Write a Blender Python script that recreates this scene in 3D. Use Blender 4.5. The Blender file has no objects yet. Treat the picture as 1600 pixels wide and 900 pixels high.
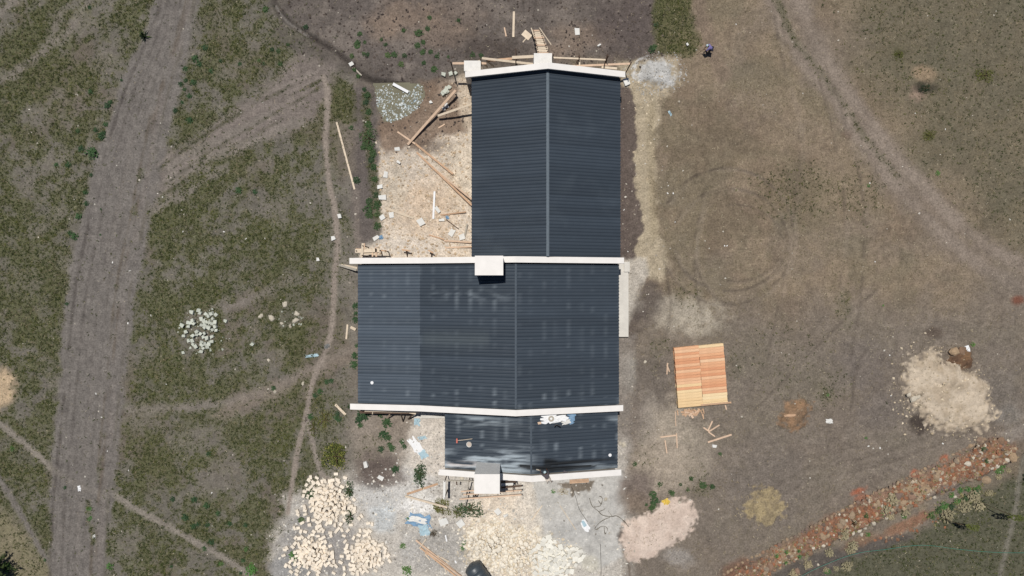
import bpy, math, random
import numpy as np

# ------------------------------------------------------------------ camera, world, sun, exposure
scene = bpy.context.scene
COL = scene.collection
G = 1600.0 / 96.0          # photo pixels per metre on the ground
H = 64.0                   # camera height above the ground
cam_d = bpy.data.cameras.new('camera'); cam = bpy.data.objects.new('camera', cam_d)
COL.objects.link(cam); cam.location = (0, 0, H); cam.rotation_euler = (0, 0, 0)
cam_d.sensor_width = 36; cam_d.lens = 24; cam_d.clip_end = 12000; cam_d.clip_start = 0.5
scene.camera = cam
SUN_EL, SUN_AZ = math.radians(74), math.atan2(-0.27, 0.96)     # azimuth from north (+y), towards the west
sd = (math.sin(SUN_AZ) * math.cos(SUN_EL), math.cos(SUN_AZ) * math.cos(SUN_EL), math.sin(SUN_EL))
world = bpy.data.worlds.new('World'); scene.world = world; world.use_nodes = True
wn = world.node_tree.nodes; wl = world.node_tree.links
sky = wn.new('ShaderNodeTexSky'); sky.sky_type = 'NISHITA'; sky.sun_disc = False
sky.sun_elevation = SUN_EL; sky.sun_rotation = SUN_AZ; sky.altitude = 1800
wl.new(sky.outputs[0], wn['Background'].inputs[0]); wn['Background'].inputs[1].default_value = 0.05
sun_d = bpy.data.lights.new('sun', 'SUN'); sun_d.energy = 4.1; sun_d.angle = math.radians(0.53); sun_d.color = (1, 0.965, 0.91)
sun = bpy.data.objects.new('sun', sun_d); COL.objects.link(sun); sun.location = (sd[0] * 90, sd[1] * 90, sd[2] * 90)
sun.rotation_euler = (math.atan2(math.hypot(sd[0], sd[1]), sd[2]), 0, math.atan2(sd[0], -sd[1]))
scene.view_settings.view_transform = 'Standard'; scene.view_settings.look = 'None'
scene.view_settings.exposure = 0.0; scene.view_settings.gamma = 1.0
KL = 1.35                  # how brightly a white ground shows under this light

rng = np.random.default_rng(7); R = random.Random(11)

def lin(c):
    c = np.asarray(c, float) / 255.0
    return np.where(c <= 0.04045, c / 12.92, ((c + 0.055) / 1.055) ** 2.4)
def alb(r, g, b):          # surface colour for a shade seen in daylight
    return np.clip(lin((r, g, b)) / KL, 0.0, 0.85)
def P(px, py, z=0.0):      # where a photo pixel's ray meets height z
    s = (H - z) / H / G
    return ((px - 800) * s, (450 - py) * s, z)

# ------------------------------------------------------------------ noise
def _h(ix, iy, seed):
    n = (ix.astype(np.int64) * 374761393 + iy.astype(np.int64) * 668265263 + seed * 982451653) & 0xffffffff
    n = ((n ^ (n >> 13)) * 1274126177) & 0xffffffff
    return ((n ^ (n >> 16)) & 0xffffff) / float(0xffffff)
def vn(x, y, seed=0):
    x = np.asarray(x, float); y = np.asarray(y, float)
    xi = np.floor(x); yi = np.floor(y); fx = x - xi; fy = y - yi
    fx = fx * fx * (3 - 2 * fx); fy = fy * fy * (3 - 2 * fy)
    a = _h(xi, yi, seed); b = _h(xi + 1, yi, seed); c = _h(xi, yi + 1, seed); d = _h(xi + 1, yi + 1, seed)
    return (a + (b - a) * fx) * (1 - fy) + (c + (d - c) * fx) * fy
def fbm(x, y, size, octv=4, seed=0, gain=0.55):       # 0..1, size = feature size in pixels
    t = 0; a = 1; s = 0; f = 1.0 / size
    for o in range(octv):
        ang = 0.5 + o; ca, sa = math.cos(ang), math.sin(ang)
        t = t + a * vn((x * ca - y * sa) * f + 17 * o, (x * sa + y * ca) * f - 9 * o, seed * 31 + o); s += a; a *= gain; f *= 2.03
    return t / s
def sst(a, b, x):
    t = np.clip((x - a) / (b - a), 0, 1); return t * t * (3 - 2 * t)

# ------------------------------------------------------------------ mesh helpers
def link(o, parent=None):
    COL.objects.link(o)
    if parent is not None: o.parent = parent
    return o
def tag(o, label=None, cat=None, group=None, kind=None):
    if label: o['label'] = label
    if cat: o['category'] = cat
    if group: o['group'] = group
    if kind: o['kind'] = kind
    return o
def thing(name, label, cat, loc=(0, 0, 0), rz=0.0, group=None):
    o = bpy.data.objects.new(name, None); o.empty_display_size = 0.3
    o.location = loc; o.rotation_euler = (0, 0, rz)
    return tag(link(o), label, cat, group)
class MB:
    def __init__(s): s.v = []; s.f = []
    def add(s, vs, fs):
        n = len(s.v); s.v += [tuple(v) for v in vs]; s.f += [tuple(i + n for i in f) for f in fs]; return s
    def box(s, x0, x1, y0, y1, z0, z1):
        return s.add([(x0, y0, z0), (x1, y0, z0), (x1, y1, z0), (x0, y1, z0), (x0, y0, z1), (x1, y0, z1), (x1, y1, z1), (x0, y1, z1)],
                     [(0, 3, 2, 1), (4, 5, 6, 7), (0, 1, 5, 4), (1, 2, 6, 5), (2, 3, 7, 6), (3, 0, 4, 7)])
    def beam(s, a, b, w, t, roll=0.0):     # box of width w, thickness t between two points
        a = np.array(a, float); b = np.array(b, float); d = b - a; d /= max(np.linalg.norm(d), 1e-6)
        up = np.array((0, 0, 1.0)) if abs(d[2]) < 0.95 else np.array((1.0, 0, 0))
        sx = np.cross(d, up); sx /= np.linalg.norm(sx); uz = np.cross(sx, d)
        c, q = math.cos(roll), math.sin(roll); sx, uz = sx * c + uz * q, uz * c - sx * q
        vs = [p + sx * (i * w / 2) + uz * (j * t / 2) for p in (a, b) for i, j in ((-1, -1), (1, -1), (1, 1), (-1, 1))]
        return s.add(vs, [(3, 2, 1, 0), (4, 5, 6, 7), (0, 1, 5, 4), (1, 2, 6, 5), (2, 3, 7, 6), (3, 0, 4, 7)])
    def tube(s, pts, rad, n=6):
        pts = [np.array(p, float) for p in pts]; m = len(pts); base = len(s.v)
        rr = rad if hasattr(rad, '__len__') else [rad] * m
        for i, p in enumerate(pts):
            d = pts[min(i + 1, m - 1)] - pts[max(i - 1, 0)]; d /= max(np.linalg.norm(d), 1e-6)
            up = np.array((0, 0, 1.0)) if abs(d[2]) < 0.9 else np.array((1.0, 0, 0))
            a = np.cross(d, up); a /= np.linalg.norm(a); b = np.cross(a, d)
            for k in range(n):
                t = 2 * math.pi * k / n; s.v.append(tuple(p + (a * math.cos(t) + b * math.sin(t)) * rr[i]))
        for i in range(m - 1):
            for k in range(n):
                k2 = (k + 1) % n; s.f.append((base + i * n + k, base + i * n + k2, base + (i + 1) * n + k2, base + (i + 1) * n + k))
        s.f.append(tuple(base + k for k in range(n - 1, -1, -1))); s.f.append(tuple(base + (m - 1) * n + k for k in range(n)))
        return s
    def extrude_y(s, poly, y0, y1):        # poly: (x, z) points, counter-clockwise seen from -y
        n = len(poly); vs = [(x, y0, z) for x, z in poly] + [(x, y1, z) for x, z in poly]
        fs = [tuple(range(n)), tuple(range(2 * n - 1, n - 1, -1))] + [((i + 1) % n, i, n + i, n + (i + 1) % n) for i in range(n)]
        return s.add(vs, fs)
    def mesh(s, name, mt, smooth=False):
        me = bpy.data.meshes.new(name); me.from_pydata(s.v, [], s.f); me.materials.append(mt)
        if smooth: me.polygons.foreach_set('use_smooth', [True] * len(me.polygons))
        return me
    def build(s, name, mt, parent=None, smooth=False, loc=None):
        o = bpy.data.objects.new(name, s.mesh(name, mt, smooth))
        if loc is not None: o.location = loc
        return link(o, parent)
def npmesh(name, verts, faces, mt, cols=None, smooth=False):     # faces: (n,3) or (n,4)
    me = bpy.data.meshes.new(name); k = faces.shape[1]
    me.vertices.add(len(verts)); me.vertices.foreach_set('co', np.ascontiguousarray(verts, np.float32).ravel())
    me.loops.add(faces.size); me.loops.foreach_set('vertex_index', np.ascontiguousarray(faces, np.int32).ravel())
    me.polygons.add(len(faces)); me.polygons.foreach_set('loop_start', np.arange(0, faces.size, k, dtype=np.int32))
    me.polygons.foreach_set('loop_total', np.full(len(faces), k, np.int32))
    if smooth: me.polygons.foreach_set('use_smooth', np.ones(len(faces), bool))
    me.update(calc_edges=True)
    if cols is not None:
        ca = me.color_attributes.new('Col', 'FLOAT_COLOR', 'POINT')
        c4 = np.ones((len(verts), 4), np.float32); c4[:, :3] = cols; ca.data.foreach_set('color', c4.ravel())
    me.materials.append(mt)
    return me

# ------------------------------------------------------------------ materials
def mat(name, color, rough=0.8, var=0.25, scale=6.0, bump=0.0, attr=False, rnd=0.0, metal=0.0, spec=0.3, fine=0.0, fscale=30.0, stretch=None, ramp=None):
    m = bpy.data.materials.new(name); m.use_nodes = True; nt = m.node_tree; N = nt.nodes; L = nt.links
    b = N['Principled BSDF']; b.inputs['Roughness'].default_value = rough; b.inputs['Metallic'].default_value = metal
    b.inputs['Specular IOR Level'].default_value = spec
    geo = N.new('ShaderNodeNewGeometry' if not stretch else 'ShaderNodeTexCoord'); src = geo.outputs[0] if not stretch else geo.outputs['Object']
    if stretch:
        mp = N.new('ShaderNodeMapping'); mp.inputs['Scale'].default_value = stretch; L.new(src, mp.inputs[0]); src = mp.outputs[0]
    if attr:
        a = N.new('ShaderNodeAttribute'); a.attribute_name = 'Col'; col = a.outputs['Color']
    else:
        rg = N.new('ShaderNodeRGB'); rg.outputs[0].default_value = (*color, 1); col = rg.outputs[0]
    if ramp or rnd:
        oi = N.new('ShaderNodeObjectInfo')
    if ramp:
        cr = N.new('ShaderNodeValToRGB'); e = cr.color_ramp.elements
        while len(e) < len(ramp): e.new(0.5)
        for i, c in enumerate(ramp): e[i].position = i / (len(ramp) - 1); e[i].color = (*c, 1)
        L.new(oi.outputs['Random'], cr.inputs[0]); col = cr.outputs[0]
    def mul(col, fac):
        mx = N.new('ShaderNodeMix'); mx.data_type = 'RGBA'; mx.blend_type = 'MULTIPLY'; mx.inputs[0].default_value = 1
        L.new(col, mx.inputs[6]); L.new(fac, mx.inputs[7]); return mx.outputs[2]
    def rng_(src, lo, hi, a=0.25, bb=0.75):
        mr = N.new('ShaderNodeMapRange'); L.new(src, mr.inputs[0]); mr.inputs[1].default_value = a; mr.inputs[2].default_value = bb
        mr.inputs[3].default_value = lo; mr.inputs[4].default_value = hi; return mr.outputs[0]
    hgt = None
    if var:
        n = N.new('ShaderNodeTexNoise'); n.inputs['Scale'].default_value = scale; n.inputs['Detail'].default_value = 5; n.inputs['Roughness'].default_value = 0.65
        L.new(src, n.inputs['Vector']); col = mul(col, rng_(n.outputs[0], 1 - var, 1 + var)); hgt = n.outputs[0]
    if fine:
        n2 = N.new('ShaderNodeTexNoise'); n2.inputs['Scale'].default_value = fscale; n2.inputs['Detail'].default_value = 3; n2.inputs['Roughness'].default_value = 0.7
        L.new(src, n2.inputs['Vector']); col = mul(col, rng_(n2.outputs[0], 1 - fine, 1 + fine)); hgt = n2.outputs[0]
    if rnd: col = mul(col, rng_(oi.outputs['Random'], 1 - rnd, 1 + rnd, 0, 1))
    L.new(col, b.inputs['Base Color'])
    if bump and hgt:
        bp = N.new('ShaderNodeBump'); bp.inputs['Strength'].default_value = bump; bp.inputs['Distance'].default_value = 0.05
        L.new(hgt, bp.inputs['Height']); L.new(bp.outputs[0], b.inputs['Normal'])
    return m
M = {}
M['ground'] = mat('ground_soil', (.2, .2, .2), 0.95, 0.20, 1.6, 0.4, attr=True, spec=0.1, fine=0.42, fscale=6.5)
M['sand'] = mat('loose_sand', (.2, .2, .2), 0.95, 0.10, 1.2, 0.35, attr=True, spec=0.1, fine=0.20, fscale=6.0)
M['grass'] = mat('grass_blades', (.1, .1, .1), 0.8, 0.0, attr=True, spec=0.15)
M['roof'] = mat('charcoal_roof_paint', (.06, .07, .08), 0.5, 0.05, 1.2, 0.0, attr=True, spec=0.3, rnd=0.10)
M['ridge'] = mat('ridge_cap_metal', alb(112, 122, 130), 0.45, 0.15, 5.0)
M['ridge_dark'] = mat('dark_ridge_cap', alb(86, 95, 104), 0.5, 0.2, 5.0)
M['coping'] = mat('cream_plaster', alb(252, 247, 241), 0.8, 0.06, 1.3, 0.05, fine=0.03, fscale=25)
M['stack'] = mat('grey_cement_block', alb(252, 249, 243), 0.85, 0.08, 2.0, 0.1, fine=0.05, fscale=20)
M['pier'] = mat('raw_cement_pier', alb(244, 240, 233), 0.85, 0.1, 2.0, 0.1, fine=0.06, fscale=20)
M['wall'] = mat('dressed_stone_wall', alb(205, 196, 182), 0.9, 0.15, 2.5, 0.2)
M['concrete'] = mat('bare_concrete', alb(222, 217, 208), 0.85, 0.12, 1.4, 0.1, fine=0.08, fscale=14)
M['timber'] = mat('pale_timber', alb(226, 208, 184), 0.75, 0.15, 3.0, 0.1, rnd=0.1, fine=0.1, fscale=20)
M['timber_pink'] = mat('fresh_timber', alb(222, 192, 165), 0.75, 0.15, 3.0, 0.1, rnd=0.08, fine=0.1)
M['timber_orange'] = mat('reddish_timber', alb(206, 170, 138), 0.75, 0.2, 3.0, 0.1, rnd=0.1, fine=0.12)
M['timber_dark'] = mat('weathered_dark_timber', alb(92, 74, 62), 0.85, 0.25, 3.0, 0.1, rnd=0.2)
M['timber_grey'] = mat('grey_timber', alb(186, 178, 164), 0.85, 0.2, 3.0, 0.1, rnd=0.12)
M['board'] = mat('sawn_board', (.5, .3, .2), 0.7, 0.22, 1.0, 0.0, stretch=(0.7, 9, 9), fine=0.14, fscale=4.0,
                 ramp=[alb(216, 152, 112), alb(228, 172, 130), alb(234, 188, 148), alb(222, 162, 120), alb(236, 196, 158)])
M['board_pale'] = mat('pale_sawn_board', (.5, .4, .3), 0.7, 0.14, 1.0, 0.0, stretch=(0.7, 9, 9), fine=0.1, fscale=4.0,
                      ramp=[alb(240, 208, 158), alb(244, 218, 174), alb(236, 200, 150)])
M['block'] = mat('cream_dressed_stone', alb(250, 236, 216), 0.9, 0.08, 5.0, 0.15, rnd=0.10, fine=0.05)
M['block_white'] = mat('white_cut_stone', alb(205, 208, 194), 0.9, 0.1, 5.0, 0.15, rnd=0.12)
M['rubble'] = mat('cream_quarry_rubble', alb(248, 238, 220), 0.9, 0.1, 5.0, 0.15, rnd=0.1)
M['rubble_grey'] = mat('grey_white_stone', alb(240, 236, 224), 0.9, 0.1, 5.0, 0.15, rnd=0.12)
M['rock'] = mat('brown_field_rock', (.3, .25, .2), 0.9, 0.25, 4.0, 0.3, ramp=[alb(140, 112, 90), alb(150, 134, 116), alb(178, 152, 122), alb(128, 110, 100), alb(160, 128, 104)])
M['rock_pale'] = mat('pale_field_rock', alb(206, 196, 178), 0.9, 0.2, 4.0, 0.3, rnd=0.15)
M['rock_red'] = mat('red_earth_lump', alb(150, 96, 70), 0.95, 0.25, 4.0, 0.3, rnd=0.2)
M['white'] = mat('white_sheet', alb(250, 250, 250), 0.7, 0.05, 4.0)
M['offwhite'] = mat('dusty_white', alb(236, 234, 228), 0.8, 0.08, 4.0, rnd=0.05)
M['blue'] = mat('blue_plastic', alb(124, 158, 188), 0.55, 0.35, 3.0)
M['bluepale'] = mat('pale_blue_plastic', alb(178, 204, 214), 0.55, 0.15, 3.0)
M['yellow'] = mat('yellow_plastic', alb(240, 205, 96), 0.5, 0.12, 3.0)
M['tank'] = mat('dark_grey_plastic', alb(70, 78, 84), 0.42, 0.08, 2.0, spec=0.5)
M['tank_end'] = M['tank']
M['black'] = mat('black_plastic', (.012, .012, .013), 0.5, 0.1, 3.0)
M['red'] = mat('faded_red_plastic', alb(215, 120, 104), 0.6, 0.1, 3.0)
M['leaf'] = mat('weed_leaf', (.06, .1, .03), 0.7, 0.3, 3.0, spec=0.25, ramp=[alb(56, 80, 46), alb(70, 94, 54), alb(50, 72, 46), alb(84, 104, 60)])
M['leaf_dark'] = mat('dark_weed_leaf', (.06, .1, .03), 0.7, 0.3, 3.0, spec=0.25, ramp=[alb(54, 80, 50), alb(64, 92, 54), alb(48, 72, 46)])
M['leaf_olive'] = mat('olive_shrub_leaf', (.06, .1, .03), 0.75, 0.35, 2.0, spec=0.2, ramp=[alb(84, 92, 42), alb(96, 100, 50), alb(104, 104, 52)])
M['leaf_yellow'] = mat('yellow_flowering_leaf', alb(160, 156, 76), 0.75, 0.3, 2.0, spec=0.2)
M['leaf_bright'] = mat('bright_green_leaf', (.06, .1, .03), 0.7, 0.25, 3.0, spec=0.25, ramp=[alb(86, 128, 62), alb(78, 116, 62), alb(98, 130, 66)])
M['aloe'] = mat('aloe_leaf', (.06, .1, .03), 0.6, 0.25, 3.0, spec=0.3, ramp=[alb(84, 138, 96), alb(98, 146, 84), alb(126, 150, 70)])
M['dry'] = mat('dry_plant', (.3, .25, .2), 0.9, 0.3, 3.0, ramp=[alb(164, 154, 124), alb(146, 138, 110), alb(172, 158, 126)])
M['stem'] = mat('plant_stem', alb(84, 70, 50), 0.85, 0.2, 6.0)
M['twig'] = mat('dead_twig', alb(96, 88, 76), 0.9, 0.2, 6.0)
M['darktree'] = mat('dark_evergreen_leaf', (.02, .035, .015), 0.7, 0.3, 2.0, ramp=[alb(24, 38, 20), alb(32, 46, 24), alb(70, 86, 34)])
M['shirt'] = mat('lavender_shirt', alb(138, 128, 184), 0.85, 0.12, 8.0)
M['shirt_grey'] = mat('grey_brown_shirt', alb(92, 86, 90), 0.85, 0.12, 8.0)
M['trousers'] = mat('dark_trousers', alb(44, 46, 60), 0.85, 0.12, 8.0)
M['trousers_pale'] = mat('pale_trousers', alb(222, 210, 196), 0.85, 0.12, 8.0)
M['skin'] = mat('dark_skin', alb(92, 62, 48), 0.6, 0.08, 8.0)
M['cap'] = mat('pale_cap', alb(200, 220, 224), 0.8, 0.05, 8.0)
M['hair'] = mat('black_hair', (.01, .009, .009), 0.8, 0.05, 8.0)
M['wire'] = mat('green_hose', alb(80, 150, 130), 0.5, 0.1, 3.0)
M['pipe_grey'] = mat('grey_pipe', alb(120, 120, 118), 0.6, 0.1, 3.0)
def water_mat():
    m = mat('muddy_water', alb(122, 118, 98), 0.5, 0.15, 0.9, 0.0, spec=0.06); return m
M['water'] = water_mat()
# ------------------------------------------------------------------ the ground: colour, relief and cover over a fine grid
STEP = 2.0
gx = np.arange(-72, 1672.01, STEP); gy = np.arange(-60, 960.01, STEP)
X, Y = np.meshgrid(gx, gy); NY, NX = X.shape
Z = np.zeros_like(X)
def seg_dist(pts, closed=False, margin=80):
    pts = np.array(pts, float); n = len(pts)
    x0, y0 = pts[:, :2].min(0) - margin; x1, y1 = pts[:, :2].max(0) + margin
    i0, i1 = np.searchsorted(gx, [x0, x1]); j0, j1 = np.searchsorted(gy, [y0, y1])
    sl = (slice(j0, j1), slice(i0, i1)); x = X[sl]; y = Y[sl]
    d = np.full(x.shape, 1e9); w = np.zeros(x.shape)
    for k in range(n if closed else n - 1):
        a = pts[k]; b = pts[(k + 1) % n]; e = b[:2] - a[:2]
        t = np.clip(((x - a[0]) * e[0] + (y - a[1]) * e[1]) / max(e @ e, 1e-9), 0, 1)
        q = np.hypot(x - a[0] - t * e[0], y - a[1] - t * e[1]); m = q < d; d = np.where(m, q, d)
        if pts.shape[1] > 2: w = np.where(m, a[2] + t * (b[2] - a[2]), w)
    ins = None
    if closed:
        ins = np.zeros(x.shape, bool)
        for k in range(n):
            a = pts[k]; b = pts[(k + 1) % n]
            c = ((a[1] > y) != (b[1] > y)) & (x < (b[0] - a[0]) * (y - a[1]) / (b[1] - a[1] + 1e-12) + a[0]); ins ^= c
    return sl, d, w, ins
def smooth_line(pts, n=6):
    pts = [np.array(p, float) for p in pts]; out = []
    q = [pts[0]] + pts + [pts[-1]]
    for i in range(1, len(q) - 2):
        for t in np.arange(n) / n:
            out.append(0.5 * (2 * q[i] + (q[i + 1] - q[i - 1]) * t + (2 * q[i - 1] - 5 * q[i] + 4 * q[i + 1] - q[i + 2]) * t ** 2 + (3 * q[i] - q[i - 1] - 3 * q[i + 1] + q[i + 2]) * t ** 3))
    out.append(pts[-1]); return np.array(out)
def m_poly(pts, soft=6, wob=8, ws=25, seed=1):
    sl, d, _, ins = seg_dist(pts, True); s = np.where(ins, -d, d) + wob * 2 * (fbm(X[sl], Y[sl], ws, 4, seed) - 0.5)
    m = np.zeros_like(X); m[sl] = 1 - sst(-soft, soft, s); return m
def m_line(pts, hw=5, soft=3, wob=3, ws=14, seed=2):
    pts = smooth_line(pts); sl, d, w, _ = seg_dist(pts); hw = w if pts.shape[1] > 2 else hw
    s = d - hw + wob * 2 * (fbm(X[sl], Y[sl], ws, 3, seed) - 0.5)
    m = np.zeros_like(X); m[sl] = 1 - sst(-soft, soft, s); return m
def m_ell(cx, cy, rx, ry, rot=0, soft=0.3, wob=0.35, ws=12, seed=3):
    c, s = math.cos(math.radians(rot)), math.sin(math.radians(rot)); dx = X - cx; dy = Y - cy
    m = np.zeros_like(X); k = max(rx, ry) * 2.2
    i0, i1 = np.searchsorted(gx, [cx - k, cx + k]); j0, j1 = np.searchsorted(gy, [cy - k, cy + k]); sl = (slice(j0, j1), slice(i0, i1))
    u = (dx[sl] * c + dy[sl] * s) / rx; v = (-dx[sl] * s + dy[sl] * c) / ry
    r = np.hypot(u, v) + wob * 2 * (fbm(X[sl], Y[sl], ws, 3, seed) - 0.5)
    m[sl] = 1 - sst(1 - soft, 1 + soft, r); return m
def mixc(a, b, t): return a + (b - a) * t[..., None]
n_big = fbm(X, Y, 120, 4, 1); n_mid = fbm(X, Y, 34, 4, 2); n_sm = fbm(X, Y, 12, 3, 3); n_fine = fbm(X, Y, 5, 2, 4)
# soil tone of the whole field: cool grey to the left, brown to the right, purple grey lower right
lr = sst(480, 1050, X + 60 * (n_big - .5)); low = sst(430, 560, Y + 120 * (n_big - .5))
C = mixc(np.broadcast_to(alb(124, 118, 110), X.shape + (3,)).copy(), alb(144, 128, 110), lr)
C = mixc(C, alb(128, 117, 106), lr * low)
C = C * (0.70 + 0.60 * n_mid)[..., None]; C = mixc(C, alb(128, 118, 108), .35 * lr * sst(.45, .7, fbm(X, Y, 60, 4, 201))); C = mixc(C, alb(112, 106, 88), .45 * lr * sst(.5, .68, fbm(X, Y, 75, 4, 202))); C = mixc(C, alb(112, 94, 80), .3 * sst(.52, .7, fbm(X, Y, 70, 4, 203)))
D = np.zeros_like(X)              # how thick the green grass stands (left meadow and patches)
B = np.zeros_like(X)              # how thick the dry grass stands (right field)
streak = fbm(X * 0.75 + Y * 0.55, (Y - X * 0.7) * 0.45, 20, 4, 9)
cl = sst(0.40, 0.57, 0.32 * n_mid + 0.30 * n_sm + 0.14 * n_fine + 0.24 * streak)
left = 1 - sst(470, 570, X + 30 * (n_mid - .5))
D = left * (0.16 + 0.95 * cl)
B = lr * (0.30 + 0.7 * sst(0.4, 0.62, n_mid))
# a greener upper right and greener wisps in the right field
tr = m_poly([(1290, -60), (1680, -60), (1680, 420), (1560, 370), (1450, 260), (1380, 150)], 60, 40, 60, 5)
C = mixc(C, alb(104, 99, 85), tr * 0.75); D += tr * 0.16
for cx, cy, rx, ry, a in ((1320, 480, 12, 26, .7), (1290, 615, 12, 14, .8), (1300, 600, 26, 30, .3), (1240, 300, 60, 40, .25), (1345, 300, 40, 40, .2), (1065, 20, 40, 60, .0), (1400, 640, 30, 20, .1), (1150, 570, 12, 20, .4), (1030, 545, 12, 16, .5), (1022, 575, 6, 12, .6), (1010, 720, 14, 40, .4), (1085, 745, 22, 24, .5), (1100, 765, 14, 10, .8), (1230, 560, 60, 50, .2), (520, 640, 30, 30, .2), (580, 700, 25, 20, .35), (1075, 460, 20, 20, .25)):
    D += a * m_ell(cx, cy, rx, ry, 0, 0.5, 0.5, 10, int(cx)); 
late = []
def paint(m, c, a=1.0, clear=0.0):
    global C, D, B
    C = mixc(C, alb(*c), m * a); D = D * (1 - m * clear); B = B * (1 - m * clear)
# upper middle: dark turned soil
top = m_poly([(430, -60), (1035, -60), (1030, 80), (985, 100), (720, 110), (690, 135), (600, 135), (545, 105), (470, 60), (425, 20)], 20, 14, 30, 6)
paint(top, (106, 98, 93), 0.95, 0.9); paint(top * sst(.5, .66, fbm(X, Y, 40, 4, 75)), (132, 122, 114), .6)
for cx, cy, rx, ry, a in ((640, 25, 50, 26, .7), (600, 45, 26, 22, .6), (690, 55, 50, 20, .5), (905, 60, 40, 22, .6), (870, 80, 26, 12, .6), (720, 20, 40, 30, .3)):
    paint(m_ell(cx, cy, rx, ry, 0, 0.6, 0.6, 16, int(cx)), (142, 123, 107), a * .8)
paint(m_ell(770, 78, 60, 20, 10, 0.6, 0.5, 14, 77), (78, 70, 66), 0.7); paint(m_ell(985, 40, 50, 60, 0, 0.6, 0.5, 20, 78), (90, 80, 78), 0.6)
paint(m_line([(440, 60), (520, 95), (600, 120)], 16, 10, 6, 14, 20), (92, 85, 80), 0.6, 0.5)
gtop = m_poly([(1018, -60), (1075, -60), (1085, 40), (1098, 68), (1075, 90), (1030, 80), (1022, 40)], 6, 8, 14, 7)
paint(gtop, (92, 92, 62), 0.7); D += gtop * 0.95
paint(m_line([(1085, -60), (1095, 20), (1106, 60), (1130, 120)], 12, 8, 5, 20, 8), (132, 116, 102), 0.8, 0.7)
# bare swathe crossing the meadow
sw = m_poly([(470, 85), (525, 100), (512, 150), (500, 190), (430, 215), (340, 250), (262, 300), (232, 330), (225, 310), (262, 250), (330, 200), (400, 150), (440, 110)], 14, 14, 26, 9)
paint(sw, (130, 120, 114), 0.9, 0.94)
for k in range(9):
    o_ = -34 + k * 8.5; l = [(505 + o_ * .25, 105 + o_ * .55 + 24), (420 + o_ * .35, 165 + o_ * .7 + 10), (335 + o_ * .35, 215 + o_ * .7 + 10), (255 + o_ * .3, 268 + o_ * .7 + 14)]; m = m_line(l, 1.6, 2.2, 3.5, 16, 300 + k) * sst(.38, .6, fbm(X, Y, 46, 3, 310 + k)); Z -= .03 * m; late.append((m, (92, 88, 78) if k % 2 else (146, 136, 128), .6)); D += .45 * m * (k % 2)
for l in ([(262, 262), (330, 225), (420, 180)], [(240, 292), (300, 262), (380, 225), (470, 190)], [(235, 330), (290, 300), (350, 262)], [(215, 345), (255, 322), (300, 300)], [(0, 130), (60, 85), (110, 45), (150, -20)], [(0, 20), (50, -20)], [(20, 120), (70, 75), (95, 20)], [(350, 480), (400, 465), (450, 435)], [(300, 500), (350, 470)], [(200, 640), (300, 636), (390, 620), (440, 600), (500, 570), (548, 545)]):
    m = m_line(l, 5, 7, 7, 12, len(l)); paint(m, (134, 126, 118), 0.8, 0.85); late.append((m, (134, 126, 117), .3))
paint(m_poly([(330, 650), (380, 615), (440, 590), (500, 560), (550, 540), (552, 560), (510, 580), (470, 600), (420, 630), (360, 655)], 10, 10, 18, 10), (136, 124, 113), 0.8, 0.75)
for cx, cy, rx, ry in ((130, 40, 26, 18), (170, 90, 24, 20), (60, 180, 26, 12), (90, 150, 16, 8), (85, 255, 24, 14), (40, 290, 18, 12), (90, 340, 18, 10), (110, 410, 20, 18), (60, 360, 22, 10), (85, 600, 14, 22), (300, 690, 40, 26), (230, 650, 40, 16), (430, 330, 26, 26), (320, 345, 12, 8), (200, 850, 26, 20), (340, 740, 40, 24), (40, 440, 30, 20), (230, 560, 20, 18), (430, 560, 20, 14), (360, 110, 24, 12), (395, 70, 16, 14), (350, 30, 16, 20)):
    m = m_ell(cx, cy, rx, ry, -35, 0.6, 0.6, 12, int(cx + cy)); paint(m, (126, 119, 110), 0.7, 0.65)
for cx, cy, rx, ry in ((270, 340, 60, 40), (300, 470, 50, 30), (420, 400, 50, 60), (40, 120, 50, 40), (60, 50, 50, 30), (290, 200, 24, 50), (40, 380, 60, 70), (60, 480, 46, 50), (250, 590, 40, 40), (440, 480, 40, 40), (430, 690, 40, 30), (250, 730, 50, 40), (35, 720, 34, 50), (240, 850, 40, 30), (340, 260, 60, 20), (350, 40, 30, 50), (460, 640, 20, 20), (538, 165, 14, 30), (540, 350, 10, 40), (465, 760, 20, 30)):
    D += 0.35 * m_ell(cx, cy, rx, ry, -30, 0.6, 0.6, 14, int(cx * 2 + cy))
paint(m_poly([(-72, 760), (20, 800), (80, 880), (90, 960), (-72, 960)], 16, 10, 30, 12), (142, 132, 108), 0.8, 0.6)
paint(m_ell(2, 606, 22, 30, 0, 0.4, 0.4, 12, 13), (196, 172, 142), 0.95, 0.95)
C_road = C.copy()
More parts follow.
